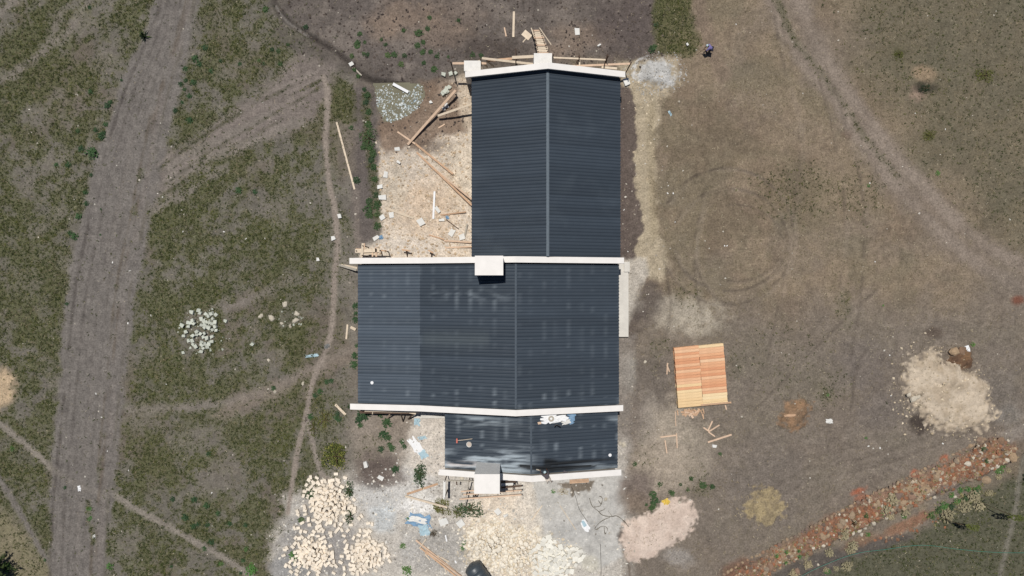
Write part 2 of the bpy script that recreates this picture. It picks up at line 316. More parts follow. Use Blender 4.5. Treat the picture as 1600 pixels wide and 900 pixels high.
# the left dirt road with ruts
road_poly = [(250, -60), (320, -60), (312, 10), (298, 60), (286, 130), (262, 220), (250, 290), (236, 330), (224, 400), (214, 450), (206, 520), (194, 600), (188, 680), (180, 760), (170, 830), (160, 960), (84, 960), (78, 860), (76, 760), (84, 680), (92, 600), (98, 520), (104, 450), (112, 400), (128, 330), (140, 280), (156, 220), (184, 140), (200, 100), (226, 55), (240, 0)]
m_road = m_poly(road_poly, 5, 7, 22, 14)
paint(m_road, (122, 116, 111), 0.95, 0.97)
rl = [(282, -60), (276, 0), (258, 60), (228, 140), (206, 220), (190, 290), (172, 380), (158, 450), (148, 540), (138, 640), (130, 720), (122, 800), (116, 960)]
def off(l, k): return [(x + k * (0.6 + 0.4 * min(1, y / 300.0)), y) for x, y in l]
for k, hw, c, a, dz in ((-40, 2.2, (88, 82, 78), .75, -.05), (-33, 1.5, (98, 92, 88), .5, -.03), (-22, 2.0, (92, 86, 82), .55, -.04), (-12, 1.4, (98, 92, 88), .4, -.03), (2, 3, (124, 117, 111), .5, 0), (12, 1.6, (96, 90, 85), .45, -.03), (24, 2, (98, 88, 76), .6, .03), (31, 2.2, (104, 92, 80), .6, .03), (38, 4, (128, 120, 114), .6, -.03), (-2, 1.4, (94, 88, 84), .5, -.02), (46, 2.4, (98, 92, 80), .5, .02)):
    m = m_line(off(rl, k), hw, 2.0, 2.6, 16, 40 + k) * sst(0.3, 0.55, fbm(X, Y, 60, 3, 50 + k)) ; paint(m, c, a); Z += dz * m
D += 0.4 * m_line(off(rl, 27), 3, 2, 5, 10, 21) * sst(0.52, 0.6, fbm(X, Y, 40, 2, 22)) * sst(180, 260, Y)
D += 0.8 * m_line([(138, 785), (140, 815), (146, 845)], 3, 3, 4, 8, 23)
# right hand twin track
tk = m_poly([(1185, -60), (1250, -60), (1300, 70), (1350, 160), (1395, 230), (1460, 305), (1540, 375), (1680, 440), (1680, 520), (1560, 450), (1450, 380), (1380, 300), (1320, 210), (1260, 120), (1210, 40)], 16, 14, 40, 15)
paint(tk, (130, 118, 107), 0.6, 0.55); late.append((tk * sst(.3, .6, fbm(X, Y, 70, 3, 74)), (130, 118, 107), .3))
m_t1 = m_line([(1228, -60), (1255, 20), (1290, 92), (1345, 172), (1392, 235), (1440, 290), (1500, 350), (1570, 400), (1680, 445)], 11, 9, 6, 20, 16)
m_t2 = m_line([(1190, -60), (1215, 30), (1258, 100), (1300, 150), (1335, 205), (1370, 250), (1420, 310), (1480, 370), (1560, 430), (1680, 480)], 9, 8, 6, 20, 17)
for m in (m_t1, m_t2): paint(m, (140, 127, 116), 0.7, 0.8); Z -= 0.04 * m; late.append((m * sst(.3, .62, fbm(X, Y, 50, 3, 73)), (150, 137, 125), .7))
m_track = np.maximum(m_t1, m_t2)
md = m_line([(1208, -20), (1240, 60), (1275, 105), (1320, 165), (1358, 222), (1400, 275)], 5, 4, 4, 12, 18); D += 0.35 * md; paint(md, (104, 100, 86), .6)
# wheel circles and ruts in the right field
def arc(cx, cy, rx, ry, a0, a1, n=24): return [(cx + rx * math.cos(math.radians(a0 + (a1 - a0) * i / n)), cy - ry * math.sin(math.radians(a0 + (a1 - a0) * i / n))) for i in range(n + 1)]
for l, hw, a in ((arc(1135, 370, 105, 107, -160, 150), 1.6, .5), (arc(1140, 375, 90, 80, -170, 160), 1.6, .45), (arc(1150, 380, 72, 60, -100, 150), 1.4, .35), (arc(1145, 385, 60, 90, 90, 270), 1.6, .4), ([(1100, 300), (1085, 380), (1090, 460), (1110, 560)], 2, .4), ([(1290, 100), (1330, 220), (1350, 330), (1345, 460), (1330, 560)], 2.2, .35), ([(1262, 60), (1300, 200), (1320, 330), (1310, 470)], 2, .3), ([(1210, 30), (1230, 130), (1250, 230), (1230, 400), (1200, 560)], 2, .3), ([(1040, 420), (1048, 480), (1040, 530)], 2.2, .5), ([(1180, 640), (1260, 560), (1350, 470), (1440, 400)], 2, .35), ([(1330, 640), (1345, 560), (1400, 500)], 2, .4), ([(1000, 690), (1120, 700), (1300, 690), (1420, 740)], 2, .2), ([(1100, 850), (1250, 760), (1400, 720), (1600, 640)], 2.5, .3), ([(1090, 830), (1240, 745), (1390, 705), (1560, 640)], 2.5, .25)):
    m = m_line(l, hw, 2.2, 2.2, 10, 60 + int(a * 100)); m = m * sst(.36, .6, fbm(X, Y, 36, 3, 71)); paint(m, (92, 82, 72), a, 0.6); late.append((m, (88, 79, 70), min(.6, a * .9))); m2 = m_line([(x + 4.5, y + 2) for x, y in l], hw * 1.7, 3.5, 2.2, 12, 61 + int(a * 100)); m2 = m2 * (.2 + .8 * sst(.38, .62, fbm(X, Y, 44, 3, 72))); late.append((m2, (152, 140, 126), a * .5)); B = B * (1 - .6 * m2); Z -= 0.03 * m
# trodden bare earth lower right, with paler and darker patches
be = m_poly([(985, 480), (1100, 500), (1250, 470), (1420, 480), (1560, 420), (1680, 440), (1680, 660), (1560, 690), (1400, 760), (1250, 830), (1120, 900), (985, 960), (960, 760), (985, 620)], 40, 40, 60, 19)
paint(be, (128, 118, 108), 0.6, 0.6)
for cx, cy, rx, ry, c, a in ((1080, 495, 45, 26, (182, 172, 156), .9), (1050, 480, 26, 18, (170, 160, 145), .8), (1020, 600, 30, 40, (106, 98, 92), .6), (1055, 690, 40, 60, (176, 164, 148), .75), (1010, 660, 18, 40, (170, 160, 148), .6), (1030, 730, 50, 40, (176, 162, 146), .7), (1100, 720, 20, 26, (160, 148, 134), .5), (985, 500, 20, 30, (98, 88, 82), .8), (1010, 470, 22, 30, (94, 86, 82), .7), (992, 470, 14, 20, (150, 142, 132), .5), (985, 640, 22, 60, (128, 118, 110), .6), (980, 580, 14, 30, (176, 172, 164), .6), (1350, 570, 40, 40, (110, 102, 98), .5), (1200, 750, 60, 60, (116, 108, 102), .4), (1380, 640, 36, 30, (112, 104, 100), .4), (1560, 620, 40, 40, (112, 106, 100), .4), (1060, 870, 20, 14, (170, 164, 158), .6), (1575, 650, 22, 14, (140, 136, 130), .4), (1590, 468, 9, 7, (116, 62, 44), .8), (1325, 210, 8, 8, (110, 84, 70), .4), (1300, 70, 60, 50, (118, 108, 98), .3), (1445, 115, 18, 12, (176, 150, 124), .6), (1432, 145, 12, 10, (176, 150, 134), .6), (1446, 138, 18, 9, (44, 44, 40), .8), (1405, 85, 10, 12, (84, 84, 58), .5), (1540, 118, 18, 10, (76, 72, 56), .5), (1452, 212, 12, 10, (84, 82, 54), .5), (1480, 580, 30, 20, (120, 98, 80), .4), (1460, 520, 14, 8, (84, 70, 62), .6), (1437, 662, 14, 14, (64, 56, 52), .85)):
    paint(m_ell(cx, cy, rx, ry, 0, 0.55, 0.55, 12, int(cx + 3 * cy)), c, a, 0.5)
# strips beside the house
paint(m_poly([(965, 95), (1058, 92), (1062, 128), (1030, 160), (1020, 220), (1022, 300), (1030, 370), (1048, 420), (1030, 440), (1005, 420), (985, 410), (975, 130)], 7, 13, 14, 24), (186, 172, 148), 0.85, 0.9)
paint(m_poly([(1012, 160), (1024, 160), (1024, 300), (1030, 372), (1018, 380), (1012, 300)], 4, 6, 10, 25), (158, 144, 118), 0.5)
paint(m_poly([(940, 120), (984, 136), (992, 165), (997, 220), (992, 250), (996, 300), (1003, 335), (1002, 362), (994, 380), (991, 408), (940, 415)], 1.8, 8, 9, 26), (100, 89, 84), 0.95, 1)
paint(m_poly([(975, 405), (1010, 405), (1012, 430), (996, 460), (985, 500), (975, 520)], 5, 7, 12, 27), (196, 188, 176), 0.85, 0.9)
paint(m_poly([(940, 525), (990, 525), (985, 600), (985, 690), (975, 740), (940, 740)], 8, 8, 12, 28), (146, 138, 130), 0.7, 0.9)
# left work yard: sand and wet ground
yard = m_poly([(590, 215), (640, 200), (690, 130), (745, 120), (760, 420), (560, 420), (565, 390), (596, 378), (592, 300)], 5, 8, 14, 29)
paint(yard, (219, 205, 188), 0.95, 1)
for cx, cy, rx, ry, c, a in ((665, 330, 50, 40, (214, 190, 164), .6), (620, 250, 26, 30, (190, 178, 164), .5), (690, 300, 40, 30, (208, 184, 158), .5), (640, 385, 60, 14, (216, 206, 194), .7), (720, 270, 24, 50, (220, 206, 184), .5), (690, 250, 26, 16, (196, 184, 168), .5), (615, 300, 18, 40, (190, 178, 158), .5)):
    paint(m_ell(cx, cy, rx, ry, 0, 0.6, 0.5, 14, int(cx * 3 + cy)), c, a)
wetm = m_poly([(585, 190), (655, 130), (715, 128), (722, 165), (735, 190), (728, 205), (690, 212), (660, 232), (600, 236), (588, 220)], 7, 8, 14, 30); paint(wetm, (132, 112, 96), 0.9, 1)
paint(m_ell(672, 228, 34, 12, 0, 0.6, 0.5, 12, 31), (110, 96, 86), 0.7)
paint(m_poly([(718, 120), (750, 120), (750, 205), (726, 200), (716, 165)], 5, 6, 10, 32), (196, 180, 160), .85)
# planted strip and mud between path and yard
paint(m_poly([(548, 130), (590, 140), (592, 230), (585, 300), (592, 370), (560, 392), (548, 330), (556, 230)], 6, 8, 14, 33), (104, 96, 92), 0.9, 0.85)
D += 0.8 * m_poly([(520, 125), (552, 130), (556, 190), (520, 190)], 6, 8, 12, 34)
D += 0.7 * m_line([(572, 150), (574, 220), (584, 280), (590, 350)], 7, 5, 6, 10, 35)
paint(m_line([(556, 300), (556, 340), (560, 390)], 5, 4, 4, 10, 36), (130, 120, 112), .8, .9)
# dusty ground south of the house
dust = m_poly([(430, 830), (450, 770), (520, 750), (600, 735), (640, 690), (650, 660), (695, 650), (980, 690), (978, 760), (975, 960), (420, 960)], 22, 18, 26, 37)
paint(dust, (200, 193, 183), 0.95, 0.97)
paint(m_poly([(545, 640), (650, 650), (640, 700), (620, 750), (560, 745), (548, 690)], 10, 10, 18, 38), (152, 140, 128), .75, .5)
paint(m_poly([(655, 650), (700, 640), (700, 745), (640, 740), (635, 690)], 8, 8, 14, 39), (214, 204, 192), .85, .9)
for cx, cy, rx, ry, c, a in ((480, 850, 40, 60, (146, 143, 140), .85), (530, 860, 30, 40, (150, 146, 143), .85), (455, 890, 30, 30, (146, 146, 146), .7), (700, 860, 70, 40, (168, 164, 158), .8), (600, 780, 50, 26, (204, 202, 198), .8), (640, 760, 40, 26, (206, 202, 196), .8), (600, 810, 20, 24, (200, 206, 208), .6), (655, 790, 30, 16, (236, 233, 228), .8), (780, 800, 50, 40, (230, 214, 194), .9), (800, 850, 60, 50, (228, 215, 196), .9), (830, 800, 26, 50, (222, 212, 198), .7), (640, 860, 14, 26, (190, 186, 180), .6), (560, 730, 4, 4, (80, 80, 80), 0), (590, 735, 32, 26, (104, 93, 87), .95), (610, 745, 26, 14, (120, 108, 100), .7), (870, 860, 40, 40, (214, 208, 196), .7), (760, 765, 24, 10, (200, 192, 180), .6)):
    if a: paint(m_ell(cx, cy, rx, ry, 0, 0.45, 0.4, 14, int(cx + 7 * cy)), c, a, 1)
slab_m = m_poly([(832, 745), (975, 735), (980, 790), (976, 815), (972, 870), (940, 890), (892, 880), (870, 850), (850, 840), (842, 800)], 4, 5, 20, 41)
paint(slab_m, (196, 193, 187), .95, 1); paint(m_ell(900, 830, 40, 20, 0, .6, .4, 20, 42), (186, 184, 180), .7); paint(m_ell(922, 882, 14, 12, 0, .4, .3, 12, 43), (206, 200, 184), .8)
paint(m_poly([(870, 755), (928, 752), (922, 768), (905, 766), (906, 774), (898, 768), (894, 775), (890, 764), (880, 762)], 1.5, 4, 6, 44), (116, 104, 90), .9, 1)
paint(m_ell(995, 765, 28, 32, 0, .5, .45, 12, 45), (122, 110, 102), .95, 1); paint(m_ell(990, 785, 24, 20, 0, .6, .5, 10, 46), (138, 122, 106), .6)
paint(m_ell(972, 838, 7, 9, 0, .5, .4, 8, 47), (96, 84, 76), .9)
paint(m_line([(975, 815), (970, 835), (976, 860), (984, 895), (986, 960)], 1.6, 2, 2, 8, 48), (110, 98, 88), .8)
# bank bottom right and the lawn beyond it
lawn = m_poly([(1330, 960), (1290, 900), (1330, 868), (1420, 838), (1500, 790), (1560, 760), (1680, 700), (1680, 960)], 8, 8, 20, 49)
paint(lawn, (94, 92, 80), .95, .2); B = B * (1 - lawn); D += lawn * 0.34
dk = m_poly([(1180, 905), (1270, 868), (1330, 850), (1420, 832), (1430, 842), (1330, 872), (1300, 900), (1240, 960)], 6, 7, 14, 50); paint(dk, (92, 86, 81), .9, .9)
bank = m_poly([(1120, 905), (1200, 862), (1300, 806), (1400, 756), (1500, 712), (1550, 685), (1585, 695), (1588, 715), (1540, 738), (1470, 770), (1380, 808), (1290, 850), (1220, 880), (1160, 930), (1100, 960)], 4, 5, 12, 51)
paint(bank, (138, 110, 92), .95, 1)
for cx, cy, rx, ry, c, a in ((1300, 825, 50, 16, (150, 106, 82), .6), (1480, 740, 50, 14, (148, 104, 80), .6), (1545, 708, 30, 16, (142, 104, 76), .6), (1360, 800, 26, 12, (150, 104, 80), .7), (1425, 775, 26, 20, (164, 146, 118), .8), (1400, 790, 30, 14, (140, 128, 112), .7), (1225, 865, 30, 14, (160, 138, 112), .7), (1420, 818, 40, 8, (156, 108, 84), .75), (1345, 845, 26, 8, (140, 108, 84), .6), (1470, 770, 40, 12, (128, 120, 112), .7), (1150, 890, 26, 12, (120, 88, 72), .7), (1475, 716, 7, 5, (176, 104, 76), .8), (1430, 739, 7, 6, (184, 104, 74), .8), (1340, 768, 12, 5, (184, 106, 76), .8), (1345, 778, 10, 5, (170, 110, 84), .6), (1580, 680, 24, 12, (150, 142, 134), .6)):
    paint(m_ell(cx, cy, rx, ry, -26, .5, .5, 9, int(2 * cx + cy)), c, a)
m_fp_e = m_line([(1680, 640), (1610, 700), (1594, 745), (1586, 800), (1574, 850), (1562, 905), (1555, 960)], 4, 3, 2, 14, 52); paint(m_fp_e, (124, 119, 108), .85, .9)
# foot paths
fps = [m_line([(505, 120), (512, 150), (509, 225), (515, 290), (524, 330), (527, 385), (523, 430), (519, 500), (512, 540), (490, 590), (478, 650), (466, 700), (456, 760), (450, 800)], 4.2, 2.5, 2, 14, 53),
       m_line([(-72, 600), (0, 662), (50, 703), (85, 735), (130, 762), (175, 772), (215, 797), (260, 821), (310, 850), (370, 884), (430, 930)], 5, 3, 2, 14, 54),
       m_line([(-40, 690), (0, 750), (30, 800), (58, 850), (90, 900), (110, 960)], 4.5, 3, 2.5, 14, 55),
       m_line([(478, 655), (488, 690), (500, 735), (512, 750)], 4, 3, 2, 14, 56)]
for i, m in enumerate(fps): m = m * (1 - .8 * m_road); paint(m, ((152, 140, 130), (142, 134, 124), (120, 114, 108), (150, 140, 130))[i], .95, .97); late.append((m, ((150, 139, 128), (140, 132, 122), (120, 114, 108), (146, 136, 126))[i], .45)); Z -= 0.03 * m
# ditch and puddle
dl = [(428, -30), (430, 8), (445, 28), (470, 48), (500, 66), (522, 78), (545, 98), (560, 112), (578, 124), (600, 128), (630, 132)]
dm = m_line(dl, 3.2, 2.5, 1.5, 12, 57); paint(dm, (58, 53, 50), .8, 1); Z -= 0.32 * m_line(dl, 4.5, 4.0, 1.5, 12, 57)
paint(m_line([(430, 8), (437, 20), (452, 36), (480, 55)], 1.6, 1.5, 1, 8, 58), (150, 144, 138), .6)
pud = m_poly([(588, 134), (620, 132), (655, 134), (662, 150), (655, 165), (640, 180), (625, 188), (600, 190), (590, 170)], 6, 5, 14, 59)
paint(pud, (118, 112, 94), .9, 1); Z -= 0.16 * pud
# broad relief
Z += 0.10 * (n_big - .5) + 0.06 * (n_mid - .5) + 0.03 * (n_sm - .5)
Z += top * (0.16 * (n_sm - .5) + 0.05 * (n_fine - .5)) + yard * (0.16 * (n_sm - .45) + .04 * (n_fine - .5)) + wetm * 0.06 * (n_sm - .5)
Z += bank * 0.35 + 0.10 * m_ell(995, 765, 30, 34, 0, .6, .3, 14, 45) + 0.3 * m_ell(1480, 588, 20, 12, 0, .6, .5, 8, 88)
house_pad = m_poly([(540, 395), (725, 395), (725, 90), (985, 90), (985, 760), (690, 760), (690, 650), (540, 650)], 10, 0, 20, 60)
Z *= 1 - house_pad
edge = np.minimum(np.minimum(X + 72, 1672 - X), np.minimum(Y + 60, 960 - Y)); Z *= sst(0, 20, edge)
C *= (0.84 + 0.32 * n_fine)[..., None] * (0.86 + 0.28 * n_sm)[..., None] * (0.93 + 0.14 * fbm(X, Y, 4.2, 1, 204))[..., None]
# the soil itself is stained darker and greener where old grass and litter lie
cov = np.clip(D, 0, 1.2); C = mixc(C, alb(90, 92, 60), np.clip(cov * 0.70, 0, .82)); C = mixc(C, alb(124, 112, 92), np.clip(B * 0.3, 0, .4))
for m, c, a in late: C = mixc(C, alb(*c), m * a)
C = np.clip(C, 0.01, 0.8)

WX = (X - 800) / G; WY = (450 - Y) / G
def samp(A, px, py):
    fx = np.clip((np.asarray(px, float) - gx[0]) / STEP, 0, NX - 1.001); fy = np.clip((np.asarray(py, float) - gy[0]) / STEP, 0, NY - 1.001)
    i = fx.astype(int); j = fy.astype(int); u = fx - i; v = fy - j
    if A.ndim == 3: u = u[..., None]; v = v[..., None]
    return (A[j, i] * (1 - u) + A[j, i + 1] * u) * (1 - v) + (A[j + 1, i] * (1 - u) + A[j + 1, i + 1] * u) * v
HEAP = np.zeros_like(X)
def gz(px, py): return float(samp(Z + HEAP, px, py))
idx = np.arange(NX * NY).reshape(NY, NX)
quad = np.stack([idx[1:, :-1], idx[1:, 1:], idx[:-1, 1:], idx[:-1, :-1]], -1).reshape(-1, 4)
V = np.stack([WX, WY, Z], -1).reshape(-1, 3); CV = C.reshape(-1, 3)
# skirt out to the horizon
ring = np.concatenate([idx[0, :], idx[1:, -1], idx[-1, -2::-1], idx[-2:0:-1, 0]])
vs = [V]; cs = [CV]; fs = [quad]; prev = ring; base = len(V)
far = np.array([alb(112, 104, 90)])
for k in (1.12, 1.5, 3, 10, 60):
    q = V[ring] * (k, k, 0); n = len(ring); t = min(1, (k - 1) * 8)
    vs.append(q); cs.append(CV[ring] * (1 - t) + far * t); cur = base + np.arange(n); base += n
    fs.append(np.stack([prev, np.roll(prev, -1), np.roll(cur, -1), cur], -1)); prev = cur
me = npmesh('ground', np.concatenate(vs), np.concatenate(fs), M['ground'], np.concatenate(cs), True)
tag(link(bpy.data.objects.new('ground', me)), kind='structure')
def overlay(name, mask, thr, dz, mt=None, colour=None):
    ok = (mask > thr); q = ok[1:, :-1] & ok[1:, 1:] & ok[:-1, 1:] & ok[:-1, :-1]; f = quad[q.reshape(-1)]
    u, inv = np.unique(f, return_inverse=True); vv = V[u].copy(); vv[:, 2] += dz.reshape(-1)[u] if hasattr(dz, 'shape') else dz
    me = npmesh(name, vv, inv.reshape(-1, 4), mt or M['ground'], CV[u] if colour is None else colour.reshape(-1, 3)[u], True)
    return link(bpy.data.objects.new(name, me))
tag(overlay('dirt_road', m_road, .5, .007), kind='structure')
tag(overlay('wheel_track', m_track, .5, .007), kind='structure')
for m in fps + [m_fp_e]: tag(overlay('footpath', m, .5, .012), kind='structure')
tag(overlay('concrete_apron', slab_m, .5, .016, M['sand']), kind='structure')
# water in the puddle: a level sheet
wm = MB(); wv = [P(x, y, -0.045) for x, y in ((583, 130), (668, 128), (672, 170), (640, 192), (590, 196), (582, 160))]; wm.add(wv, [tuple(range(5, -1, -1))])
tag(wm.build('puddle', M['water']), kind='structure')
# loose heaps of sand, gravel and straw
def heap(name, label, cat, mask, h, c1, c2, rough=.5, mt='sand', group=None, op=1.0):
    global HEAP
    hh = h * sst(0.05, 1.0, mask) * (0.75 + rough * (n_sm - .25)); hh = np.where(mask > .05, hh, 0)
    cc = mixc(np.broadcast_to(alb(*c1), X.shape + (3,)), alb(*c2), sst(.35, .65, n_sm)) * (0.9 + 0.2 * n_fine)[..., None]
    cc = mixc(C, cc, op * sst(.12, .55, mask + .9 * (n_fine - .5)))
    o = tag(overlay(name, mask, .10, hh + .012, M[mt], cc), label, cat, group); HEAP = HEAP + np.where(mask > .1, hh + .012, 0); return o
heap('sand_pile', 'large pale beige sand pile spread on the bare earth at the right', 'sand pile', m_poly([(1428, 560), (1450, 552), (1480, 566), (1512, 580), (1534, 602), (1546, 640), (1542, 660), (1500, 672), (1455, 664), (1440, 635), (1412, 600)], 24, 16, 14, 70), .6, (206, 190, 169), (188, 171, 149))
heap('sand_pile', 'smooth pink sand bed beside the grey concrete apron', 'sand pile', m_poly([(978, 820), (1003, 810), (1022, 800), (1036, 787), (1075, 784), (1090, 800), (1080, 825), (1050, 848), (1010, 870), (984, 876), (974, 850)], 14, 6, 34, 71), .25, (221, 202, 187), (211, 191, 176), .3)
heap('gravel_heap', 'pale grey gravel heap right of the north gable', 'gravel heap', m_ell(1026, 114, 25, 17, 8, .9, .5, 14, 72), .45, (214, 212, 208), (192, 190, 186), .7)
heap('straw_heap', 'yellow straw heap left of the stony bank', 'straw heap', m_ell(1195, 789, 25, 25, 0, .8, .6, 10, 73), .16, (176, 158, 120), (150, 134, 104), .8, 'ground', None, .75)
heap('earth_heap', 'reddish brown heap of earth and broken pieces, alone on the right', 'earth heap', m_ell(1242, 645, 17, 23, 30, .8, .6, 8, 74), .3, (158, 124, 94), (134, 108, 84), 1.2, 'ground', None, .8)
heap('earth_heap', 'brown dug earth heap touching the top of the pale sand pile', 'earth heap', m_ell(1500, 560, 18, 14, 20, .8, .6, 8, 75), .35, (128, 100, 76), (104, 82, 66), 1.0, 'ground')
# ------------------------------------------------------------------ the house
house = thing('unfinished_house', 'long unfinished stone house with charcoal ribbed metal roofs and cream gable copings', 'house')
def roof_col(px, py, which):
    c = np.broadcast_to(alb(64, 73, 83), px.shape + (3,)).copy()
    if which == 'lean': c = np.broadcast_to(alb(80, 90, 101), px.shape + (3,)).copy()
    c *= (0.93 + 0.14 * fbm(px * .35, py, 22, 3, 80))[..., None]
    dustc = alb(150, 160, 168)
    if which in ('mid', 'lean', 'south'):      # dust washed down along the purlin screws
        step = 19.3; ph = np.abs(((px - 676) / step + .5) % 1 - .5) * step
        k = sst(4.2, 0, ph) * sst(.46, .72, fbm(px * .3, py, 9, 3, 81))
        k *= .25 + .75 * np.maximum.reduce([np.exp(-((py - 462) / 14) ** 2) * (px < 805), np.exp(-((py - 625) / 14) ** 2), np.exp(-((py - 690) / 40) ** 2) * (which == 'south')])
        c = c + (dustc - c) * (k * .5)[..., None]
    if which == 'mid':
        k = np.exp(-((py - 463) / 7) ** 2) * sst(660, 690, px) * (1 - sst(790, 806, px)) * sst(.45, .7, fbm(px, py * 2.5, 16, 3, 82)); c = c + (dustc - c) * (k * .3)[..., None]
        k = np.exp(-((py - 530) / 12) ** 2) * sst(655, 665, px) * (1 - sst(760, 768, px)) * .25; c = c + (alb(110, 118, 118) - c) * k[..., None]
    if which == 'north':
        k = sst(.55, .8, fbm(px, py, 40, 4, 83)) * .09; c = c + (alb(120, 130, 138) - c) * k[..., None]
    if which == 'south':                        # cement wash and fresh black paint
        w1 = np.exp(-((py - 655 - .06 * (px - 695)) / 7) ** 2) * (1 - sst(740, 830, px)); w2 = sst(693, 716, py + .02 * (px - 700)) * (1 - sst(800, 850, px)); w3 = sst(722, 731, py + .06 * (px - 900)) * sst(880, 920, px) * .7
        w4 = np.exp(-((py - 655) / 5) ** 2) * sst(940, 960, px) * .5
        nz = fbm(px * .16, py * 1.1, 7, 4, 84); k = np.clip(w1 + w2 + w3 + w4, 0, 1) * sst(.38, .62, nz); c = c + (alb(196, 208, 216) - c) * (k * .75)[..., None]
        k = np.exp(-((py - 725) / 3.6) ** 2) * sst(696, 704, px) * (1 - sst(738, 752, px)) * sst(.3, .5, nz); c = c + (alb(240, 232, 228) - c) * (k * .9)[..., None]
        nb = fbm(px * .22, py, 9, 3, 85) - .5
        def blob(x0, x1, yc0, yc1, hw0, hw1):
            t = np.clip((px - x0) / (x1 - x0), 0, 1); yc = yc0 + (yc1 - yc0) * t; hw = hw0 + (hw1 - hw0) * t
            return sst(1.2, .4, np.abs(py - yc) / hw + nb * .9) * (px > x0) * (px < x1)
        b = np.maximum.reduce([blob(812, 852, 728, 733, 3.4, 4.5), blob(848, 872, 722, 724, 6, 5), blob(850, 868, 730, 735, 6, 5), blob(868, 962, 724, 717, 4, 1.2), blob(862, 925, 731, 727, 3, 1.2), blob(858, 930, 735, 729, 2.4, 1.1)])
        c = c + (np.array((.008, .009, .010)) - c) * (b * .92)[..., None]
    return np.clip(c, .005, .7)
PITCH = .29
def rib_profile(n):     # (offset along y going south to north, height) for n ribs
    out = []
    for i in range(n):
        b = i * PITCH; out += [(b, 0), (b + .135, 0), (b + .178, .085), (b + .212, .085), (b + .29 - .004, .004)]
    return out + [(n * PITCH, 0)]
def slope(root, which, x0, z0, x1, z1, y0, y1):      # ribs run from (x0,z0) to (x1,z1); sheets follow each other along y
    nribs = 3; w = nribs * PITCH; cnt = int(math.ceil((y1 - y0) / w)); nx = max(2, int(abs(x1 - x0) / .3)); L = math.hypot(x1 - x0, z1 - z0); nrm = (-(z1 - z0) / L, (x1 - x0) / L)
    if nrm[1] < 0: nrm = (-nrm[0], -nrm[1])
    for s in range(cnt):
        ya = y0 + s * w; k = min(nribs, int(round((y1 - ya) / PITCH))); 
        if k < 1: continue
        pr = np.array(rib_profile(k)); pr[-1, 0] += .03 if s < cnt - 1 else 0
        t = np.linspace(0, 1, nx + 1); lift = .003 + .004 * (s % 2)
        Pq, T = np.meshgrid(np.arange(len(pr)), t); hh = pr[Pq, 1] + lift
        xs = x0 + (x1 - x0) * T + nrm[0] * hh; zs = z0 + (z1 - z0) * T + nrm[1] * hh; ys = ya + pr[Pq, 0]
        v = np.stack([xs, ys, zs], -1).reshape(-1, 3); px = 800 + v[:, 0] * G * H / (H - v[:, 2]); py = 450 - v[:, 1] * G * H / (H - v[:, 2])
        m = len(pr); ii = np.arange((nx + 1) * m).reshape(nx + 1, m)
        f = np.stack([ii[:-1, :-1], ii[1:, :-1], ii[1:, 1:], ii[:-1, 1:]], -1).reshape(-1, 4)
        if x1 < x0: f = f[:, ::-1]
        link(bpy.data.objects.new('roof_sheet', npmesh('roof_sheet', v, f, M['roof'], roof_col(px, py, which))), root)
def roof(name_label, deckpts, y0, y1):
    d = MB(); up = [(x, z - .03) for x, z in deckpts]; dn = [(x, z - .12) for x, z in reversed(deckpts)]
    d.extrude_y((up + dn)[::-1], y0 + .02, y1 - .02); o = d.build('roof', M['timber_dark'], house); o['label'] = name_label; return o
def ridge(root, x, z, s0, s1, y0, y1, hw=.13):
    d = MB(); h = .095
    d.extrude_y([(x - hw, z - s0 * hw + h - .012), (x, z + h - .006), (x + hw, z - s1 * hw + h - .012), (x + hw, z - s1 * hw + h), (x, z + h + .012), (x - hw, z - s0 * hw + h)], y0, y1)
    d.build('ridge_cap', M['ridge'] if hw > .12 else M['ridge_dark'], root)
SL = 2.5 / 9.2
# north wing
r1 = roof('charcoal ribbed roof of the north wing', [(-3.58, 3.36), (3.05, 5.76), (9.62, 3.36)], 2.70, 18.55)
slope(r1, 'north', 3.05, 5.76, -3.58, 3.36, 2.70, 18.55); slope(r1, 'north', 3.05, 5.76, 9.62, 3.36, 2.70, 18.55); ridge(r1, 3.05, 5.76, .362, .362, 2.7, 18.5, .122)
# middle wing
r2 = roof('wide charcoal ribbed roof of the middle wing', [(-13.85, 2.6), (-8.1, 3.51), (.33, 5.8), (9.5, 3.31)], -10.35, 2.15)
slope(r2, 'mid', .33, 5.8, -8.15, 3.51, -10.35, 2.15); slope(r2, 'mid', .33, 5.8, 9.5, 3.31, -10.35, 2.15)
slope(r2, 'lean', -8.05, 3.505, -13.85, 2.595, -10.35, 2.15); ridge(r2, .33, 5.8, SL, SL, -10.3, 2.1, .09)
# south wing
r3 = roof('cement stained charcoal roof of the south wing', [(-5.98, 3.12), (1.65, 5.2), (9.42, 3.1)], -16.05, -10.8)
slope(r3, 'south', 1.65, 5.2, -5.98, 3.12, -16.05, -10.8); slope(r3, 'south', 1.65, 5.2, 9.42, 3.1, -16.05, -10.8); ridge(r3, 1.65, 5.2, .27, .27, -16.0, -10.85, .08)
